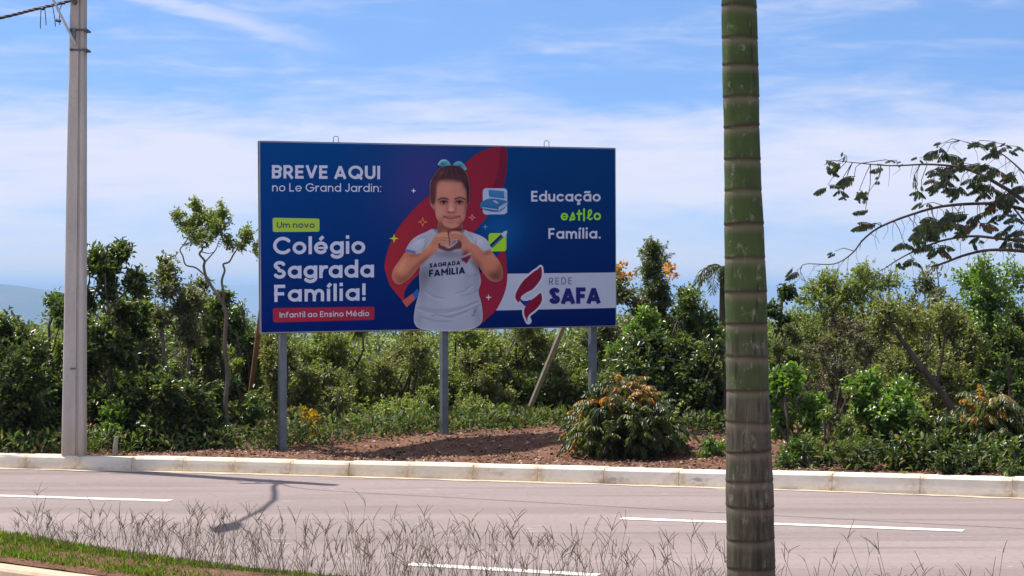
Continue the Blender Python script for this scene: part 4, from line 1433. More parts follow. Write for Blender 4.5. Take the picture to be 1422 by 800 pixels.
class Plant:
    def __init__(self, seed):
        self.r = np.random.default_rng(seed)
        self.tips, self.dirs, self.cent = [], [], []
        self.st = MB()
        self.fl = []

    def branch(self, a, b, r0, r1, wig=.12, n=6, sides=5):
        a, b = np.asarray(a, float), np.asarray(b, float)
        L = np.linalg.norm(b - a)
        pts = []
        k1 = self.r.normal(0, wig * L, 3); k2 = self.r.normal(0, wig * L, 3)
        for i in range(n):
            u = i / (n - 1)
            p = a * (1 - u) + b * u + k1 * math.sin(math.pi * u) * .6 + k2 * math.sin(2 * math.pi * u) * .35
            p[2] += .10 * L * math.sin(math.pi * u)
            pts.append(Vector(p))
        self.st.tube(pts, [r0 + (r1 - r0) * i / (n - 1) for i in range(n)], sides, caps=False)
        return pts

    def clump(self, c, rad, n, twig_from=None, up=.35, twigs=.25, tr=.0035):
        """n twig tips spread through an ellipsoid, denser towards its skin"""
        c = np.asarray(c, float); rad = np.asarray(rad, float)
        d = unit(self.r.normal(0, 1, (n, 3)))
        rr = self.r.uniform(.05, 1, (n, 1)) ** .45
        rr *= 1 + .22 * self.r.normal(0, 1, (n, 1)).clip(-1, 1.6)
        P = c + d * rr * rad
        self.tips.append(P)
        dd = d * .9 + self.r.normal(0, .45, (n, 3)); dd[:, 2] += up
        self.dirs.append(unit(dd))
        k = int(n * twigs)
        for i in range(k):
            m = c + (P[i] - c) * .55 + self.r.normal(0, .15, 3) * rad
            self.st.tube([Vector(c + (P[i] - c) * .05), Vector(m), Vector(P[i])], [tr * 1.5, tr, tr * .5], 3, caps=False)

    def leaves(self, sty, scale=1.0, dens=1.0, spread=1.0):
        L, wr, cols, npt, droop, matte = STY[sty]
        P = np.concatenate(self.tips); D = np.concatenate(self.dirs)
        r = self.r
        npt = max(3, int(npt * dens))
        n = len(P) * npt
        Pt = np.repeat(P, npt, 0); Dt = np.repeat(D, npt, 0)
        s = np.tile(np.linspace(0, 1, npt), len(P))[:, None]
        ln = L * scale * r.uniform(.65, 1.25, n)
        Pb = Pt - Dt * (s * L * scale * 2.6 * spread) + r.normal(0, L * .22 * scale, (n, 3))
        rad = unit(np.cross(Dt, r.normal(0, 1, (n, 3))))
        ld = rad * (.5 + .5 * s) + Dt * (1.0 - .75 * s) + r.normal(0, .25, (n, 3))
        ld[:, 2] += droop
        ld = unit(ld)
        U = unit(np.array([[0, -.12, 1.0]]) + Dt * .4 + r.normal(0, .38, (n, 3)))
        tip = np.repeat(r.uniform(0, 1, len(P)), npt)[:, None]
        c0, c1, c2 = (np.array(c) for c in cols)
        mixv = np.clip(r.normal(.4, .3, (n, 1)), 0, 1)
        C = c0 * (1 - mixv) + c1 * mixv
        young = ((1 - s) ** 1.5) * (tip > .52) * r.uniform(.3, 1, (n, 1))
        C = C * (1 - young) + c2 * young
        C *= r.uniform(.85, 1.5, (n, 1))
        odd = r.uniform(0, 1, n) < .018
        C[odd] = np.array((.17, .115, .04))
        return leaf_arrays(Pb, ld, U, ln, ln * wr * r.uniform(.85, 1.15, n), C) + (matte,)

    def fronds(self, items, L, pairs, ll, lw, droop=1.0, hang=0.0):
        """pinnate leaves: items = (base, direction, colour, scale)"""
        r = self.r
        Vs, Fs, Cs = [], [], []
        base = 0
        Pb, Db, Ub, Lb, Wb, Cb = [], [], [], [], [], []
        for (p, d, c, sc) in items:
            p = np.asarray(p, float); d = unit(np.asarray(d, float))
            n = pairs
            pos = p.copy(); cur = d.copy()
            rach = [Vector(pos)]
            for i in range(n):
                cur = unit(cur + np.array([0, 0, -droop * .22]) + r.normal(0, .03, 3))
                pos = pos + cur * (L * sc / n)
                rach.append(Vector(pos))
                sd = unit(np.cross(cur, [0, 0, 1.0]) + 1e-6)
                t = (i + 1) / n
                k = math.sin(math.pi * min(1, .22 + .72 * t)) ** .7
                for s in (-1, 1):
                    Pb.append(pos.copy())
                    dd = sd * s * (.8 - .4 * hang) + cur * .45 * (1 - .8 * hang) + np.array([0, 0, -.55 * droop - 1.3 * hang]) + r.normal(0, .14, 3)
                    Db.append(dd); Ub.append(np.array([0, 0, 1.0]) + sd * s * .5 + r.normal(0, .2, 3))
                    Lb.append(ll * sc * k * r.uniform(.85, 1.15)); Wb.append(lw * sc * r.uniform(.85, 1.15))
                    Cb.append(np.asarray(c) * r.uniform(.75, 1.25))
            self.st.tube(rach, [.004 * sc] * n + [.0015 * sc], 3, caps=False)
        return leaf_arrays(np.array(Pb), np.array(Db), np.array(Ub), np.array(Lb), np.array(Wb), np.array(Cb))


def finish(pl, root, lv, mat, bark=M_BARK, part='foliage', stemname='stems'):
    off = np.array(root.location)
    V, f, C = lv
    np_mesh(part, V, [f], mat, root, C, off)
    if pl.st.n:
        pl.st.build(stemname, bark, root)


def flowers(pl, root, pts, r_, n, col, spread):
    """loose heads of small petals, each head a part"""
    rr = pl.r
    for c in pts:
        P = np.asarray(c, float)[None] + rr.normal(0, 1, (n, 3)) * np.asarray(spread)
        D = unit(rr.normal(0, 1, (n, 3)) + [0, -.2, .5])
        C = np.asarray(col) * rr.uniform(.7, 1.25, (n, 1))
        lv = leaf_arrays(P, D, unit(rr.normal(0, 1, (n, 3))), np.full(n, r_) * rr.uniform(.7, 1.3, n), np.full(n, r_ * .6), C)
        np_mesh('flower_head', lv[0], [lv[1]], M_FLOWER, root, lv[2], np.array(root.location))


def shrub(name, label, cat, px, d, top, wpx, sty, seed, n_cl=12, dens=1.0, scale=1.0, low=0.0, shape=0.6, group=None, bark=M_BARK, open_=1.0, fl=None, depth=None, tips=None, twigs=.22, lean=0.0):
    """one bush or small tree: stems from the ground, leafy clumps from `low` (share of height) to the top"""
    x = (px - 711) / F * d
    z0 = float(verge_z(x, d)) - .02
    zt = EYE - (top - 400) / F * d
    H = zt - z0
    Wm = wpx / F * d
    dp = depth or min(Wm * .5, .75)
    root = empty(name, (x, d, z0), label, cat, group)
    p = Plant(seed)
    r = p.r
    tree = name.endswith('tree')
    total = int(1.45 * (tips or 620) * Wm * H * (1 - low * .6) * open_)
    cl = []
    for i in range(n_cl):
        t = low + (1 - low) * ((i + .5) / n_cl) ** .85
        wz = math.sin(math.pi * min(.97, .22 + shape * t)) if shape < 1.2 else (1.05 - t * .9)
        ang = r.uniform(0, 2 * math.pi); q = math.sqrt(r.uniform(.15, 1))
        rad = Wm * r.uniform(.15, .24) * (1.15 - .35 * t)
        cx = x + lean * t + math.cos(ang) * q * (Wm * .5 * wz - rad * .5)
        cy = d + math.sin(ang) * q * max(.1, dp * wz - rad * .4)
        cz = z0 + H * t - rad * .55 * t
        cl.append((cx, cy, max(z0 + rad * .45, cz), rad))
    # a clump that carries the very top
    cl[-1] = (x + lean + r.uniform(-.1, .1) * Wm, d, zt - cl[-1][3] * .75, cl[-1][3] * .8)
    vol = np.array([c[3] ** 2 for c in cl]); vol /= vol.sum()
    ns = max(2, min(5, n_cl // 3))
    stems = []
    for k in range(ns if not tree else 2):
        tgt = cl[min(n_cl - 1, int(n_cl * (.45 + .5 * k / max(1, ns - 1))))]
        b = (x + r.normal(0, .05), d + r.normal(0, .05), z0 - .03)
        r0 = .014 + .006 * H if not tree else .018 + .009 * H
        stems.append(p.branch(b, tgt[:3], r0, r0 * .4, .09, 8, 6))
    for (cx, cy, cz, rad), v in zip(cl, vol):
        st = stems[int(r.integers(len(stems)))]
        near = min(st[1:], key=lambda q: (q - Vector((cx, cy, cz - .2))).length)
        p.branch(near, (cx, cy, cz), .011, .005, .12, 5, 4)
        p.clump((cx, cy, cz), (rad, rad * .95, rad * r.uniform(.75, 1.05)), max(6, int(total * v)), twigs=twigs)
    V, f, C, matte = p.leaves(sty, scale * .76, dens * 1.25)
    finish(p, root, (V, f, C), M_LEAFM if matte else M_LEAF, bark, 'crown' if tree else 'foliage', 'trunk' if tree else 'stems')
    if fl:
        pts = [at(a, b, d - c) for a, b, c in fl['at']]
        flowers(p, root, pts, fl.get('r', .035), fl.get('n', 26), fl['col'], fl.get('spread', (.06, .06, .05)))
    return root, p


def vegetation():
    g1 = 'wild bushes and young trees behind the verge'
    A = lambda *a, **k: shrub(*a, group=g1, **k)
    # left of and around the pole
    A('shrub', 'dark glossy shrub filling the far left edge, left of the concrete pole', 'shrub', 12, 22.2, 432, 190, 'dark', 11, 16, tips=560)
    A('shrub', 'pale tipped shrub peeping out on both sides of the concrete pole', 'shrub', 88, 22.9, 402, 110, 'mid', 12, 12, tips=520)
    A('young_tree', 'dark leafy young tree just right of the concrete pole', 'tree', 158, 22.5, 330, 135, 'dark', 13, 17, shape=.62, tips=520)
    A('young_tree', 'grey green open tree between the dark tree and the tall bare trunk', 'tree', 236, 22.9, 350, 120, 'grey', 14, 15, low=.12, tips=430, bark=M_BARKP)
    A('shrub', 'low dark shrub at the soil edge under the grey green tree', 'shrub', 232, 21.9, 508, 150, 'dark', 15, 11, tips=600)
    A('shrub', 'light green seedling bush by the foot of the concrete pole', 'shrub', 150, 21.65, 560, 66, 'bright', 16, 7, tips=430, scale=.75)
    A('shrub', 'fresh green bush behind the tall bare trunk, left of the billboard', 'shrub', 318, 23.8, 398, 108, 'mid', 17, 14, tips=520)
    A('shrub', 'small mixed bush at the foot of the brown brace', 'shrub', 322, 22.4, 520, 100, 'mid', 18, 9, tips=520, scale=.8)
    # under the panel
    A('shrub', 'twiggy olive bush behind the left post of the billboard', 'shrub', 398, 23.4, 452, 120, 'olive', 21, 13, tips=560, twigs=.4)
    A('shrub', 'dense light green bush right of the left billboard post', 'shrub', 482, 24.6, 436, 150, 'light', 22, 15, tips=560)
    A('shrub', 'yellowish green bush midway between the left and middle billboard posts', 'shrub', 560, 24.4, 446, 130, 'olive', 23, 14, tips=600)
    A('shrub', 'light bush directly behind the middle billboard post', 'shrub', 640, 24.9, 440, 150, 'light', 24, 15, tips=540)
    A('young_tree', 'crooked small tree with dark limbs left of the pale brace', 'tree', 722, 25.2, 425, 150, 'olive', 25, 15, low=.25, tips=520)
    A('shrub', 'low yellow green bush on the soil edge, left of the middle post', 'shrub', 536, 22.9, 552, 150, 'light', 26, 11, tips=520, scale=.8)
    A('shrub', 'low straggly bush with dry leaves by the left billboard post', 'shrub', 412, 22.6, 560, 62, 'dry', 27, 7, tips=430)
    A('shrub', 'low leafy bush between the middle post and the pale brace', 'shrub', 672, 23.7, 545, 120, 'light', 28, 9, tips=520, scale=.8)
    A('shrub', 'grey leaved bush between the pale brace and the right post', 'shrub', 772, 25.4, 500, 110, 'grey', 29, 10, tips=520)
    A('shrub', 'small bush with yellow flower heads beside the left billboard post', 'shrub', 432, 22.3, 584, 56, 'mid', 30, 6, tips=430, scale=.7,
      fl=dict(at=[(424, 574, .2), (434, 580, .25), (438, 592, .2), (428, 584, .25), (441, 604, .2)], col=(.42, .27, .02), n=26, r=.055, spread=(.024, .024, .024)))
    A('shrub', 'knee high pale bush left of the middle billboard post', 'shrub', 590, 23.4, 530, 90, 'light', 61, 9, tips=600, scale=.75)
    A('shrub', 'dull olive bush between the left post and the yellowish green bush', 'shrub', 462, 23.3, 505, 110, 'olive', 62, 11, tips=600)
    A('shrub', 'grey leaved bush just right of the middle billboard post', 'shrub', 668, 24.3, 478, 110, 'olive', 63, 11, tips=600)
    A('shrub', 'yellow green bush at the foot of the pale brace, on its left', 'shrub', 704, 24.1, 556, 70, 'bright', 64, 7, tips=560, scale=.6)
    A('shrub', 'tawny half dry bush low beside the left post, under the lettering', 'shrub', 496, 22.6, 572, 80, 'olive', 65, 8, tips=560, scale=.8)
    A('shrub', 'dark bush filling the gap between the dark young tree and the grey green tree', 'shrub', 196, 23.4, 398, 110, 'mid', 66, 14, tips=560, scale=.9)
    A('shrub', 'mid green bush against the skyline between the grey green tree and the billboard', 'shrub', 276, 24.2, 380, 120, 'grey', 67, 14, tips=520, scale=.9)
    A('shrub', 'small leaved bush behind the brown brace at the left edge of the billboard', 'shrub', 346, 23.6, 470, 70, 'light', 68, 9, tips=560, scale=.8)
    # right of the panel
    A('young_tree', 'tree with orange yellow flower heads at the right edge of the billboard', 'tree', 866, 25.6, 366, 130, 'grey', 31, 15, tips=480,
      fl=dict(at=[(858, 372, .7), (866, 368, .7), (876, 382, .7), (862, 382, .7), (925, 370, .7), (932, 374, .7), (936, 384, .7), (928, 378, .7)], col=(.62, .30, .04), n=16, r=.05, spread=(.024, .024, .018)))
    A('young_tree', 'spire topped tree rising right of the billboard', 'tree', 908, 25.3, 326, 120, 'small', 32, 20, shape=1.5, tips=560, low=.1)
    A('shrub', 'rounded bush with pale leaf tips between the spire tree and the palm', 'shrub', 962, 24.8, 392, 120, 'mid', 33, 14, tips=540, scale=.85)
    A('shrub', 'dark glossy bush filling the space behind the orange tipped bush', 'shrub', 915, 23.6, 452, 190, 'dark', 34, 17, tips=580)
    A('shrub', 'bright green sprouting bush right of the billboard lower corner', 'shrub', 892, 24.3, 424, 96, 'bright', 35, 10, low=.5, tips=420, scale=.8)
    A('shrub', 'dark bush hugging the left flank of the palm trunk', 'shrub', 992, 23.2, 470, 80, 'dark', 36, 11, tips=540)
    A('shrub', 'low bright green plant at the kerb just left of the palm', 'shrub', 984, 20.3, 604, 62, 'bright', 37, 7, tips=520, scale=.6)
    # right of the palm
    A('shrub', 'dark sparse bush against the sky just right of the palm trunk', 'shrub', 1086, 24.6, 396, 70, 'dark', 41, 9, tips=330)
    A('young_tree', 'airy pale green tree under the left tip of the long branch', 'tree', 1146, 24.6, 368, 150, 'light', 42, 18, low=.45, tips=400, bark=M_BARKP, scale=.85)
    A('young_tree', 'airy light green tree with thin stems under the middle of the branches', 'tree', 1212, 24.2, 360, 150, 'light', 43, 18, low=.45, tips=400, bark=M_BARKP, scale=.85)
    A('young_tree', 'thin tree with one upright shoot among the lower branches', 'tree', 1290, 24.3, 358, 110, 'grey', 44, 12, low=.4, shape=.6, tips=130, bark=M_BARKP)
    A('young_tree', 'fresh green open crowned tree near the right edge', 'tree', 1372, 24.2, 354, 170, 'bright', 45, 18, low=.5, tips=340, scale=.75, bark=M_BARKP)
    A('shrub', 'dark bush below the branches at the far right edge', 'shrub', 1412, 22.6, 424, 130, 'dark', 46, 14, tips=520, scale=.85)
    A('shrub', 'grey brown twiggy shrub right of the palm trunk', 'shrub', 1158, 22.0, 424, 160, 'dry', 47, 17, tips=330, twigs=.95, open_=1.0, scale=.8)
    A('shrub', 'wide olive shrub around the leaning dark trunk', 'shrub', 1300, 22.8, 412, 200, 'olive', 48, 18, tips=600)
    A('shrub', 'green shrub touching the right side of the palm trunk', 'shrub', 1088, 21.8, 446, 90, 'small', 49, 12, tips=640)
    A('shrub', 'bright broad leaved bush at the kerb right of the palm trunk', 'shrub', 1098, 19.9, 506, 100, 'bright', 50, 11, tips=470)
    A('shrub', 'thin upright weedy bush at the kerb between two broad leaved bushes', 'shrub', 1156, 19.5, 560, 80, 'light', 51, 9, tips=420, scale=.8)
    A('shrub', 'broad leaved bush with shining fresh top above the grey stake', 'shrub', 1222, 20.0, 512, 140, 'bright', 52, 13, tips=470)
    A('shrub', 'low dark bush at the kerb below the leaning trunk', 'shrub', 1288, 19.2, 568, 130, 'dark', 53, 10, tips=560, scale=.8)
    A('shrub', 'low dark bush at the kerb close to the right side of the palm trunk', 'shrub', 1112, 19.25, 604, 90, 'mid', 71, 8, tips=560, scale=.8)
    A('shrub', 'low small leaved bush at the kerb, left of the grey stake', 'shrub', 1192, 19.15, 602, 90, 'small', 72, 8, tips=620)
    A('shrub', 'low dark bush at the kerb, just right of the grey stake', 'shrub', 1256, 18.95, 612, 80, 'dark', 73, 7, tips=560, scale=.75)
    A('shrub', 'low dark bush at the kerb in front of the right fern leaved bush', 'shrub', 1332, 18.7, 612, 110, 'dark', 74, 8, tips=560, scale=.75)
    A('shrub', 'low mid green bush at the kerb in the bottom right corner of the greenery', 'shrub', 1410, 18.5, 606, 100, 'mid', 75, 8, tips=560, scale=.75)
    A('shrub', 'mid green bush behind the orange tipped fern bush at the right edge', 'shrub', 1404, 20.6, 486, 110, 'mid', 54, 12, tips=540)


vegetation()


def tall_tree():
    """the tall bare-stemmed tree left of the billboard"""
    d = 22.1
    root = empty('slender_tree', (at(310, 600, d).x, d, .12), 'tall slender tree with a bare crooked trunk and rounded crown left of the billboard', 'tree', 'wild bushes and young trees behind the verge')
    p = Plant(77)
    def T(pts, r0, r1, s=6):
        P = [at(x, y, d + o) for x, y, o in pts]
        Q = []
        for i in range(len(P) - 1):
            p0, p1, p2, p3 = P[max(i - 1, 0)], P[i], P[i + 1], P[min(i + 2, len(P) - 1)]
            for k in range(4):
                u = k / 4
                Q.append(.5 * (2 * p1 + (p2 - p0) * u + (2 * p0 - 5 * p1 + 4 * p2 - p3) * u * u + (3 * p1 - p0 - 3 * p2 + p3) * u ** 3))
        Q.append(P[-1])
        n = len(Q)
        p.st.tube(Q, [r0 + (r1 - r0) * i / (n - 1) for i in range(n)], s, caps=False)
    T([(312, 628, 0), (316, 600, 0), (313, 560, 0), (316, 520, .02), (312, 480, .0), (314, 440, 0), (311, 425, 0)], .026, .021, 7)
    T([(311, 425, 0), (304, 412, 0), (294, 398, .05), (286, 384, .05), (283, 370, .05), (284, 362, .05), (277, 353, .0), (281, 346, .0), (278, 336, 0), (282, 322, 0)], .019, .008)
    T([(286, 384, .05), (272, 372, .1), (258, 368, .1), (254, 356, .1), (250, 347, .1), (255, 340, .1), (262, 330, .1)], .010, .006)
    T([(311, 425, 0), (310, 405, -.1), (308, 390, -.1), (312, 376, -.1), (310, 367, -.1), (318, 364, -.1), (324, 354, -.1), (332, 342, -.1), (340, 330, -.1)], .014, .006)
    T([(283, 366, .05), (292, 356, .1), (300, 346, .1), (304, 334, .1)], .009, .005)
    T([(281, 350, 0), (290, 352, -.1), (297, 350, -.1)], .006, .003)
    for (x, y, rx, ry, n) in ((270, 282, 12, 12, 46), (283, 302, 26, 16, 120), (262, 312, 20, 16, 90), (300, 315, 24, 22, 130), (277, 330, 26, 14, 90), (246, 300, 11, 10, 36), (317, 334, 10, 12, 40), (309, 295, 10, 10, 34),
                              (342, 326, 13, 15, 64), (335, 340, 9, 8, 26), (356, 345, 5, 14, 22), (307, 283, 3, 6, 8)):
        p.clump(at(x, y, d + p.r.uniform(-.12, .12)), (rx / F * d, rx / F * d * 1.1, ry / F * d), int(n * .72), twigs=.3, tr=.003)
    V, f, C, m = p.leaves('light', .66, 1.0, .9)
    finish(p, root, (V, f, C), M_LEAFM, simple_mat('brown_bark', (.09, .07, .055), (.19, .155, .125), 14, .9, stretch=(1, 1, .3), bmp=.5), 'crown', 'trunk')


tall_tree()

GREEN_P = [(.040, .070, .018), (.075, .115, .026), (.125, .155, .032)]
ORANGE_P = [(.40, .19, .03), (.44, .20, .035), (.27, .19, .035), (.30, .13, .035)]


def pinnate_bush(px, d, top, wpx, seed, label, n, orange, left_bias=0.0):
    x = (px - 711) / F * d
    z0 = float(verge_z(x, d)) - .02
    H = EYE - (top - 400) / F * d - z0
    Wm = wpx / F * d
    root = empty('fern_leaved_shrub', (x, d, z0), label, 'shrub', 'bushes with feathery leaves and orange young growth')
    p = Plant(seed); r = p.r
    items = []
    for i in range(n):
        t = r.uniform(0.05, 1) ** .8
        wz = math.sin(math.pi * min(1, .30 + .62 * t)) ** .8
        a = r.uniform(0, 2 * math.pi); q = math.sqrt(r.uniform(.0, 1)) * .92
        b = np.array([x + math.cos(a) * q * Wm * .42 * wz, d + math.sin(a) * q * min(.55, Wm * .42) * wz, z0 + .06 + (H - .16) * t * (1 - .30 * q * q) * r.uniform(.86, 1.06)])
        dr = np.array([math.cos(a) * .8, math.sin(a) * .8, .95]) + r.normal(0, .5, 3)
        tip = (t * (1 - .3 * q * q) > .62 and r.uniform() < orange) or (math.cos(a) * q < -.62 and r.uniform() < orange * left_bias)
        c = ORANGE_P[int(r.integers(4))] if tip else GREEN_P[int(r.integers(3))]
        items.append((b, dr, c, r.uniform(.7, 1.15) * (.85 if tip else 1.05)))
        if i % 3 == 0:
            p.branch((x + r.normal(0, .06), d + r.normal(0, .05), z0), b, .011, .004, .08, 5, 4)
    lv = p.fronds(items, .21, 8, .070, .022, 1.15)
    finish(p, root, lv, M_LEAFM, M_BARK)


pinnate_bush(866, 20.5, 508, 196, 91, 'wide bush with orange young leaves on the mulch in front of the right post', 760, .55, .9)
pinnate_bush(1376, 19.3, 530, 150, 92, 'fern leaved bush with orange tips at the right edge behind the kerb', 480, .40, .2)


def big_tree():
    """tree at the right whose long branches reach into the picture"""
    d = 21.4
    bx = at(1640, 600, d).x
    root = empty('spreading_tree', (bx, d, .1), 'tree reaching in from the right edge with long drooping branches and dark leaf tufts', 'tree')
    p = Plant(55); r = p.r
    cv = lambda X, Y: (1060 + X / 2.856, 160 + Y / 2.856)
    def T(pts, r0, r1, s=6, dd=0.0, bend=.25):
        n0 = len(pts)
        P = [at(*q, d + dd * (i / max(1, n0 - 1)) ** 1.0) for i, q in enumerate(pts)]
        Q = []
        for i in range(len(P) - 1):
            p0, p1, p2, p3 = P[max(i - 1, 0)], P[i], P[i + 1], P[min(i + 2, len(P) - 1)]
            for k in range(5):
                u = k / 5
                Q.append(.5 * (2 * p1 + (p2 - p0) * u + (2 * p0 - 5 * p1 + 4 * p2 - p3) * u * u + (3 * p1 - p0 - 3 * p2 + p3) * u ** 3))
        Q.append(P[-1])
        n = len(Q)
        p.st.tube(Q, [.72 * (r0 + (r1 - r0) * (i / (n - 1)) ** .8) for i in range(n)], s, caps=False)
        return Q
    # trunk and crotch outside the frame
    T([(1640, 660), (1628, 560), (1600, 470), (1570, 410), (1545, 370)], .12, .075, 9)
    T([(1570, 410), (1600, 330), (1620, 240), (1650, 150)], .07, .03, 7, .4)
    B = []
    B.append(T([(1545, 370), (1490, 325)] + [cv(*q) for q in ((1034, 340), (960, 290), (850, 230), (770, 205), (650, 195), (500, 200), (330, 185))], .045, .005, 6, -.25))
    B.append(T([(1545, 370), (1480, 310)] + [cv(*q) for q in ((1034, 375), (960, 358), (880, 350), (720, 360), (600, 390), (470, 440), (400, 490), (350, 550), (280, 590), (160, 592), (150, 640))], .035, .003, 6, .15))
    B.append(T([(1545, 370), (1480, 345)] + [cv(*q) for q in ((1034, 500), (940, 490), (830, 480), (720, 495), (620, 530), (540, 570), (475, 612))], .036, .007, 6, .3))
    B.append(T([(1560, 400), (1490, 358)] + [cv(*q) for q in ((1034, 540), (900, 535), (800, 555), (720, 585), (665, 602))], .036, .013, 6, -.1))
    B.append(T([(1490, 325), (1450, 270)] + [cv(*q) for q in ((1034, 230), (980, 180), (930, 145), (860, 125), (780, 100))], .020, .004, 6, .35))
    B.append(T([cv(1034, 420), cv(985, 360), cv(930, 305), cv(860, 300)], .016, .006, 5))
    allp = [q for b in B for q in b]
    cl = [(240, 215, 1), (290, 200, 1.1), (320, 172, .7), (255, 293, 1.1), (315, 300, .9), (320, 340, .7), (360, 260, 1.3), (380, 315, 1), (415, 325, 1), (460, 230, .9), (455, 265, .7), (405, 390, .9), (400, 455, 1), (440, 450, 1.1), (285, 555, .6), (130, 635, 1.1),
          (705, 130, .6), (690, 160, 1), (725, 170, 1.3), (695, 240, .9), (675, 280, 1), (720, 270, 1), (780, 300, 1.3), (700, 300, .9), (610, 300, 1), (605, 325, .9), (630, 360, .8), (635, 370, .6), (860, 125, .9), (915, 120, .9), (930, 160, 1.1), (975, 150, .8), (750, 240, 1.2), (760, 215, 1), (800, 215, 1), (850, 215, 1), (890, 210, 1.1),
          (830, 265, 1.2), (870, 280, 1.2), (900, 300, 1.1), (860, 310, 1), (940, 340, 1.2), (970, 330, 1.1), (750, 400, 1.3), (800, 410, 1.4), (860, 410, 1.2), (690, 440, 1.5), (720, 440, 1.4), (770, 450, 1.2), (850, 440, 1.3), (630, 470, 1.3), (600, 500, 1.2), (560, 525, 1.1), (680, 530, 1.4), (700, 490, 1), (850, 515, .9),
          (960, 480, 1.2), (990, 510, 1.2), (530, 600, .8), (600, 590, .9), (960, 400, 1), (1000, 420, 1), (905, 425, .8), (1000, 250, 1.1), (990, 350, 1.2), (1020, 300, 1.1), (910, 250, 1), (930, 370, 1.2), (700, 560, 1), (785, 480, .9), (930, 230, 1), (660, 430, 1.2), (640, 490, 1.1), (1020, 470, 1), (1010, 140, .7), (955, 130, .6), (505, 195, .5), (620, 185, .5), (545, 205, .4),
          (1060, 300, 1.2), (1090, 380, 1.2), (1120, 250, 1.2), (1100, 470, 1.2), (1160, 330, 1.3), (1200, 250, 1.3)]
    items = []
    for (X, Y, s) in cl:
        for _ in range(2 if s < .9 else (3 if X < 640 else 5)):
            x_, y_ = cv(X + r.normal(0, 9), Y - 14 + r.normal(0, 7))
            b = at(x_, y_, d + r.uniform(-.3, .3))
            dr = np.array([r.normal(-.5, .9), r.normal(0, .6), r.normal(.05, .2)])
            u = r.uniform()
            c = (.044, .064, .022) if u < .5 else ((.068, .094, .028) if u < .86 else ((.075, .10, .025) if u < .95 else (.20, .10, .05)))
            items.append((np.array(b), dr, c, s * r.uniform(.75, 1.1)))
        bb = at(*cv(X, Y - 16), d)
        nr = min(allp, key=lambda q: (q - bb).length + (0.35 if q.z < bb.z - .02 else 0))
        if (nr - bb).length > .03:
            mid = (nr + bb) / 2 + Vector((r.normal(0, .03), r.normal(0, .05), .03))
            p.st.tube([nr, mid, bb], [.0045, .0035, .0028], 4, caps=False)
    # bare leaf stalks hanging from the branches
    for b in B:
        for q in b[8:]:
            if r.uniform() < .55:
                e = q + Vector((r.normal(0, .05), r.normal(0, .06), -r.uniform(.06, .24)))
                p.st.tube([q, (q + e) / 2 + Vector((r.normal(0, .03), 0, .01)), e], [.0028, .0022, .0014], 3, caps=False)
    lv = p.fronds(items, .135, 9, .058, .017, .45, .75)
    finish(p, root, lv, M_LEAFM, simple_mat('branch_bark', (.05, .038, .034), (.12, .09, .08), 12, .9), 'crown', 'trunk')


big_tree()


def leaning_trunk():
    d = 21.7
    a = at(1345, 612, d)
    root = empty('leaning_tree', (a.x, d, .1), 'bare dark trunk leaning left among the bushes at the right', 'tree')
    p = Plant(66)
    P = [at(1350, 640, d), at(1340, 600, d), at(1322, 568, d), at(1300, 535, d), at(1278, 508, d), at(1256, 478, d), at(1240, 455, d), at(1228, 430, d)]
    p.st.tube(P, [.045, .042, .038, .034, .030, .026, .020, .012], 7)
    p.st.tube([P[3], at(1306, 505, d + .1), at(1312, 470, d + .15), at(1308, 440, d + .15)], [.02, .017, .013, .008], 5, caps=False)
    p.st.tube([P[5], at(1236, 476, d), at(1222, 460, d - .1)], [.016, .013, .008], 5, caps=False)
    p.st.build('trunk', M_BARK, root)
    for (x, y, w_, n) in ((1232, 432, 30, 80), (1308, 436, 26, 70), (1222, 455, 20, 50), (1262, 448, 26, 60)):
        p.clump(at(x, y, d + .1), (w_ / F * d,) * 3, n, twigs=0)
    V, f, C, m = p.leaves('olive', .9)
    np_mesh('crown', V, [f], M_LEAFM, root, C, np.array(root.location))


leaning_trunk()


def palm_tuft():
    d = 27.0
    c = at(1003, 372, d)
    root = empty('small_palm', (c.x, d, 0.1), 'dark feathery palm tuft showing left of the palm trunk against the hills', 'palm', None)
    p = Plant(81); r = p.r
    p.st.tube([Vector((c.x + .02, d, .05)), Vector((c.x, d, 1.2)), Vector(c)], [.05, .045, .03], 7)
    items = []
    for i in range(16):
        a = i * 2.4
        items.append((np.array(c), np.array([math.cos(a) * .9, math.sin(a) * .9, r.uniform(.15, .9)]), (.030, .050, .022), r.uniform(.85, 1.1)))
    lv = p.fronds(items, .52, 14, .16, .02, .85)
    finish(p, root, lv, M_LEAFM, M_BARK, 'crown', 'trunk')


palm_tuft()


def stakes():
    d = 21.1
    b = at(160, 619, d)
    mb = MB()
    mb.tube([(b.x - .004, d, .06), (b.x, d, .2), (b.x + .012, d, .30)], [.028, .026, .022], 7)
    o = mb.build('tree_stump', M_WOODP, None, origin=(b.x, d, .08))
    tag(o, 'short pale cut stump standing in the mulch right of the concrete pole', 'stump')
    d = 20.15
    b = at(1240, 600, d)
    mb = MB()
    mb.tube([(b.x, d, .08), (b.x + .005, d, .45), (b.x, d, EYE - (572 - 400) / F * d)], [.022, .021, .020], 7)
    o = mb.build('wooden_stake', simple_mat('grey_timber', (.22, .22, .2), (.36, .36, .33), 6, .85, stretch=(3, 3, .4)), None, origin=(b.x, d, .08))
    tag(o, 'grey upright stake standing among the broad leaved bushes behind the kerb', 'stake')


stakes()


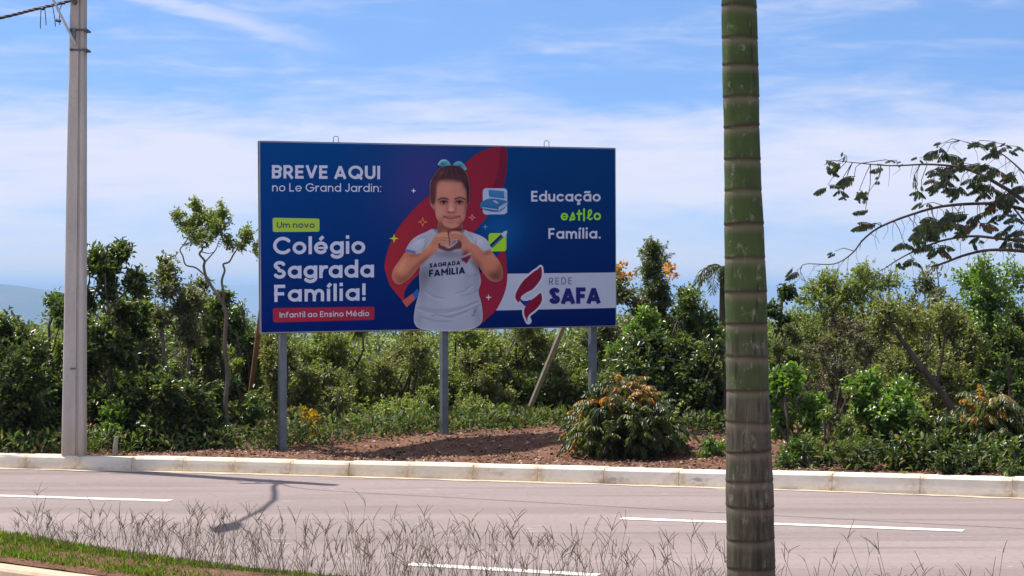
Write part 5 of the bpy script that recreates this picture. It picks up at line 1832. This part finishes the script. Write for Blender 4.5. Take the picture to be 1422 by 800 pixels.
def scrub():
    """far bushes behind the row, one mass"""
    n = 150000
    y = 24.9 + 6.6 * rng.uniform(0, 1, n) ** 1.5
    u = rng.uniform(-60, 1480, n)
    x = (u - 711) / F * y
    sky_ = np.interp(u, [-60, 60, 100, 180, 250, 340, 400, 600, 760, 840, 940, 1000, 1080, 1150, 1250, 1330, 1480], [436, 428, 405, 395, 398, 418, 445, 448, 440, 415, 412, 428, 420, 404, 406, 400, 414])
    top = EYE - (sky_ - 400) / F * 27.0
    lump = fbm(x * 1.6, y * 1.1, 31) * .5 + fbm(x * 5, y * 3, 35) * .5
    h = (top - .1) * (.70 + .62 * (lump - .3)) * np.interp(y, [24.9, 26.0, 31.5], [.55, .95, 1.0])
    q = rng.uniform(0, 1, n) ** .55
    z = .1 + h * q
    P = np.stack([x, y, z], -1)
    D = unit(rng.normal(0, .8, (n, 3)) + [0, -.35, .35])
    U = unit(rng.normal(0, .40, (n, 3)) + [0, -.25, 1])
    k = np.clip(fbm(x * 1.3, z * 1.6 + y, 41) * 1.5 - .3, 0, 1)[:, None]
    C = (np.array((.060, .095, .026)) * (1 - k) + np.array((.145, .180, .052)) * k) * rng.uniform(.65, 1.35, (n, 1))
    tipc = (q > .86)[:, None] & (rng.uniform(0, 1, (n, 1)) < .4)
    C = np.where(tipc, C * 1.4, C)
    L = rng.uniform(.045, .085, n)
    V, f, C = leaf_arrays(P, D, U, L, L * .5, C)
    o = np_mesh('background_scrub', V, [f], M_LEAFM, cols=C)
    tag(o, 'tangled yellowish green thicket filling the slope behind the row of bushes', 'scrub', kind='stuff')
    # seedlings and weeds along the edge of the soil
    n = 9000
    x = rng.uniform(-5.6, 5.2, n)
    e = np.interp(x, [-5.6, -4.2, -2.5, -1.2, .4, 1.0, 2.2, 5.2], [21.3, 21.2, 21.5, 21.9, 23.3, 23.3, 22.2, 18.3])
    e = np.where(x > 2.6, ky(x) + .28, e)
    y = e + np.abs(rng.normal(0, .6, n)) - .05
    z = verge_z(x, y) + rng.uniform(0, 1, n) ** 1.3 * np.where(x > 2.6, .30, .20)
    P = np.stack([x, y, z], -1)
    D = unit(rng.normal(0, .8, (n, 3)) + [0, 0, .7])
    L = rng.uniform(.04, .09, n)
    kp = (x < 2.6) | (rng.uniform(0, 1, n) < .38 * (.4 + fbm(x * 3, y * 2, 71)))
    x, y, z, P, D, L = x[kp], y[kp], z[kp], P[kp], D[kp], L[kp]
    n = len(x)
    C = np.where(rng.uniform(0, 1, (n, 1)) < .22, np.array((.15, .125, .06)), np.array((.085, .135, .034))) * rng.uniform(.45, 1.5, (n, 1)) * (.6 + .8 * fbm(x * 2, y * 2, 72)[:, None])
    V, f, C = leaf_arrays(P, D, unit(rng.normal(0, .5, (n, 3)) + [0, -.3, 1]), L, L * .4, C)
    o = np_mesh('weeds', V, [f], M_GRASS, cols=C)
    tag(o, 'low weeds and leaf litter along the back edge of the soil strip', 'weeds', kind='stuff')


scrub()


# ------------------------------------------------------------------ palm in the median
def palm():
    d = 9.9
    zb = 0.1
    root = empty('palm_tree', (at(1043, 800, d).x + .005, d, zb), 'ringed green and grey palm trunk standing in the median in front of the road', 'palm')
    ys_ = [-900, 0, 200, 400, 560, 700, 800, 960]
    xl = [989, 1002, 1005, 1007, 1008, 1008.6, 1009, 1009]
    xr = [1032, 1050.5, 1055.5, 1064, 1069, 1074, 1077, 1083]
    rj = random.Random(9)
    rings = [-910, -850, -790, -730, -672, -614, -558, -504, -452, -402, -354, -306, -258, -211, -164, -118, -74, -32, 10, 52, 91, 134, 177, 221, 267, 313, 358, 404, 450, 497, 543, 587, 627, 666, 704, 745.5, 786.5, 828, 870, 910]
    rings = [q + rj.uniform(-2.5, 2.5) for q in rings]
    pys = set()
    for r_ in rings:
        for o in (-7, -4.5, -2.5, -.5, 1.2, 3, 5, 9): pys.add(r_ + o)
    pys |= set(np.arange(-910, 925, 6.0).tolist())
    pys = sorted(pys)
    n = 40
    V, C = [], []
    rr = random.Random(4)
    tilt = {r_: (rr.uniform(-.9, .9), rr.uniform(0, 6.28), rr.uniform(.7, 1.25)) for r_ in rings}
    for py in pys:
        a = at(float(np.interp(py, ys_, xl)), py, d); b = at(float(np.interp(py, ys_, xr)), py, d)
        c = (a + b) / 2; rad = (b - a).length / 2
        near = min(rings, key=lambda q: abs(q - py))
        tl, ph, st = tilt[near]
        for k in range(n):
            q = 2 * math.pi * k / n
            e = (py - near) - tl * 2.2 * math.sin(q + ph)
            dark = math.exp(-((e + .2) / 3.3) ** 2) * st
            pale = math.exp(-((e - 5.5) / 5.0) ** 2) if e > 0 else 0
            bul = .008 * math.exp(-((e + 1.5) / 2.2) ** 2) * rad / .1 * st * .55
            w_ = rad * (1 + .018 * math.sin(py * .021 + 1.3 * math.sin(q)) + .010 * math.sin(py * .067 + q * 2)) + bul * .5 - .0025 * math.exp(-((e - 1.5) / 1.6) ** 2)
            V.append((c.x + math.cos(q) * w_, d + math.sin(q) * w_, c.z))
            C.append((min(1, dark), pale, 0))
    N_ = len(pys)
    i = np.arange(N_ * n).reshape(N_, n)
    f = np.stack([i[:-1], np.roll(i, -1, 1)[:-1], np.roll(i, -1, 1)[1:], i[1:]], -1).reshape(-1, 4)[:, ::-1]
    np_mesh('trunk', V, [f], M_PALM, root, np.array(C), np.array(root.location), True)
    # crown above the frame
    p = Plant(5); r = p.r
    top = at(1010.5, -905, d)
    mb = MB()
    mb.tube([top + Vector((0, 0, -.02)), top + Vector((0, 0, .3)), top + Vector((0, 0, .75)), top + Vector((0, 0, 1.1))], [.080, .092, .07, .03], 14)
    mb.build('crownshaft', simple_mat('crownshaft_green', (.05, .10, .03), (.08, .14, .04), 4, .4), root, smooth=True)
    items = []
    for k in range(9):
        a = k * 2.4 + .4
        items.append((np.array(top) + [0, 0, .95], np.array([math.cos(a), math.sin(a), 1.0 + .5 * (k % 3)]), (.045, .09, .022), r.uniform(.9, 1.1)))
    lv = p.fronds(items, 1.7, 30, .42, .03, .42)
    finish(p, root, lv, M_LEAF, M_BARK, 'crown', 'frond_stalks')


palm()


# ------------------------------------------------------------------ grass in the median
def grasses():
    # green turf
    n = 60000
    x = rng.uniform(-5.0, 3.2, n)
    t = rng.uniform(.10, 1, n)
    y = np.interp(x, mnx, mny) * (1 - t) + np.interp(x, mfx, mfy) * t
    keep = fbm(x * 2.2, y * 2.2, 51) + 1.1 * np.minimum(t, .4) - .12 * np.clip((x + 2.6) / 1.2, 0, 1.4) > .40
    x, y, t = x[keep], y[keep], t[keep]
    n = len(x)
    z = np.full(n, .16)
    P = np.stack([x, y, z], -1)
    D = unit(rng.normal(0, .42, (n, 3)) + [0, 0, 1.0])
    L = rng.uniform(.03, .085, n) * (.7 + .6 * t) * np.interp(x, [-5, -3, -1.5, 3], [1.1, .95, .7, .6]) * np.where(t > .8, .75, 1.15)
    C = np.where(rng.uniform(0, 1, (n, 1)) < .2, np.array((.34, .28, .10)), np.array((.15, .25, .035))) * rng.uniform(.6, 1.35, (n, 1))
    V, f, C = leaf_arrays(P, D, unit(rng.normal(0, 1, (n, 3))), L, np.full(n, .007), C, .3, 1.2)
    o = np_mesh('green_grass', V, [f], M_GRASS, cols=C)
    tag(o, 'short bright green grass growing along the median in the foreground', 'grass', kind='stuff')
    # tall dry stems with forked seed heads
    Pv, Fv, Cv = [], [], []
    mb = MB()
    rr = random.Random(12)
    def stick(pts, w0, w1, col):
        nn = len(pts)
        mb.tube(pts, [w0 + (w1 - w0) * i / (nn - 1) for i in range(nn)], 3, caps=False, col=col)
    N_ = 980
    for i in range(N_):
        u = rr.random()
        x_ = -4.3 + 7.3 * u
        dens = float(np.interp(x_, [-4.3, -3.0, -2.4, -1.4, .3, .9, 1.6, 3.0], [.55, .5, .72, 1.0, .95, .62, .42, .45]))
        if rr.random() > dens: continue
        t = min(1, max(.1, rr.gauss(.74, .17)))
        y_ = float(np.interp(x_, mnx, mny)) * (1 - t) + float(np.interp(x_, mfx, mfy)) * t
        hgt = rr.gauss(.265, .075) * float(np.interp(x_, [-4, -2.5, -1.5, 0, 1, 3], [.62, .72, .9, 1.1, 1.05, .95]))
        hgt = min(.5, max(.08, hgt))
        if rr.random() < .03: hgt += .12
        b = Vector((x_, y_, .15))
        ld = Vector((rr.gauss(0, .16), rr.gauss(0, .16), 1)).normalized()
        bend = Vector((rr.gauss(0, .05), rr.gauss(0, .04), 0))
        k = rr.uniform(.65, 1.25)
        col = (.235 * k, .19 * k, .125 * k) if rr.random() < .62 else (.42 * k, .36 * k, .25 * k)
        m1 = b + ld * hgt * .5 + bend * .5
        tp = b + ld * hgt + bend
        stick([b, m1, tp], .0018, .0011, col)
        nh = rr.choice((2, 2, 3, 3, 4, 1))
        for q in range(nh):
            a = rr.uniform(0, 6.28)
            sp = rr.uniform(.35, 1.15)
            dr = (ld + Vector((math.cos(a) * sp, math.sin(a) * sp * .7, rr.uniform(-.1, .2)))).normalized()
            ln = rr.uniform(.05, .115)
            s0 = tp - ld * rr.uniform(0, .03)
            e = s0 + dr * ln + Vector((0, 0, -.012))
            stick([s0, s0 + dr * ln * .5, e], .0019, .0013, (col[0] * .85, col[1] * .8, col[2] * .8))
        if rr.random() < .55:
            s0 = b + ld * hgt * rr.uniform(.2, .6)
            a = rr.uniform(0, 6.28)
            e = s0 + Vector((math.cos(a) * .05, math.sin(a) * .05, rr.uniform(.05, .11)))
            stick([s0, s0.lerp(e, .5) + Vector((0, 0, .012)), e], .0022, .0012, (col[0] * 1.1, col[1] * 1.1, col[2]))
    o = mb.build('dry_grass', M_DRY)
    tag(o, 'tall dry grass stems with forked brown seed heads along the foreground', 'grass', kind='stuff')


grasses()


# ------------------------------------------------------------------ air
def haze():
    mb = MB()
    mb.box((0, 0, -222), (79000, 79000, 560))
    m = bpy.data.materials.new('haze')
    m.use_nodes = True
    nt = m.node_tree
    nt.nodes.clear()
    out = nt.nodes.new('ShaderNodeOutputMaterial')
    v = nt.nodes.new('ShaderNodeVolumePrincipled')
    v.inputs['Color'].default_value = (.48, .70, 1.0, 1)
    v.inputs['Density'].default_value = 1.55e-4
    v.inputs['Anisotropy'].default_value = 0.0
    nt.links.new(v.outputs[0], out.inputs['Volume'])
    o = mb.build('haze', m)
    o.display_type = 'WIRE'
    tag(o, 'pale blue haze over the distant valley', 'haze', kind='stuff')


haze()
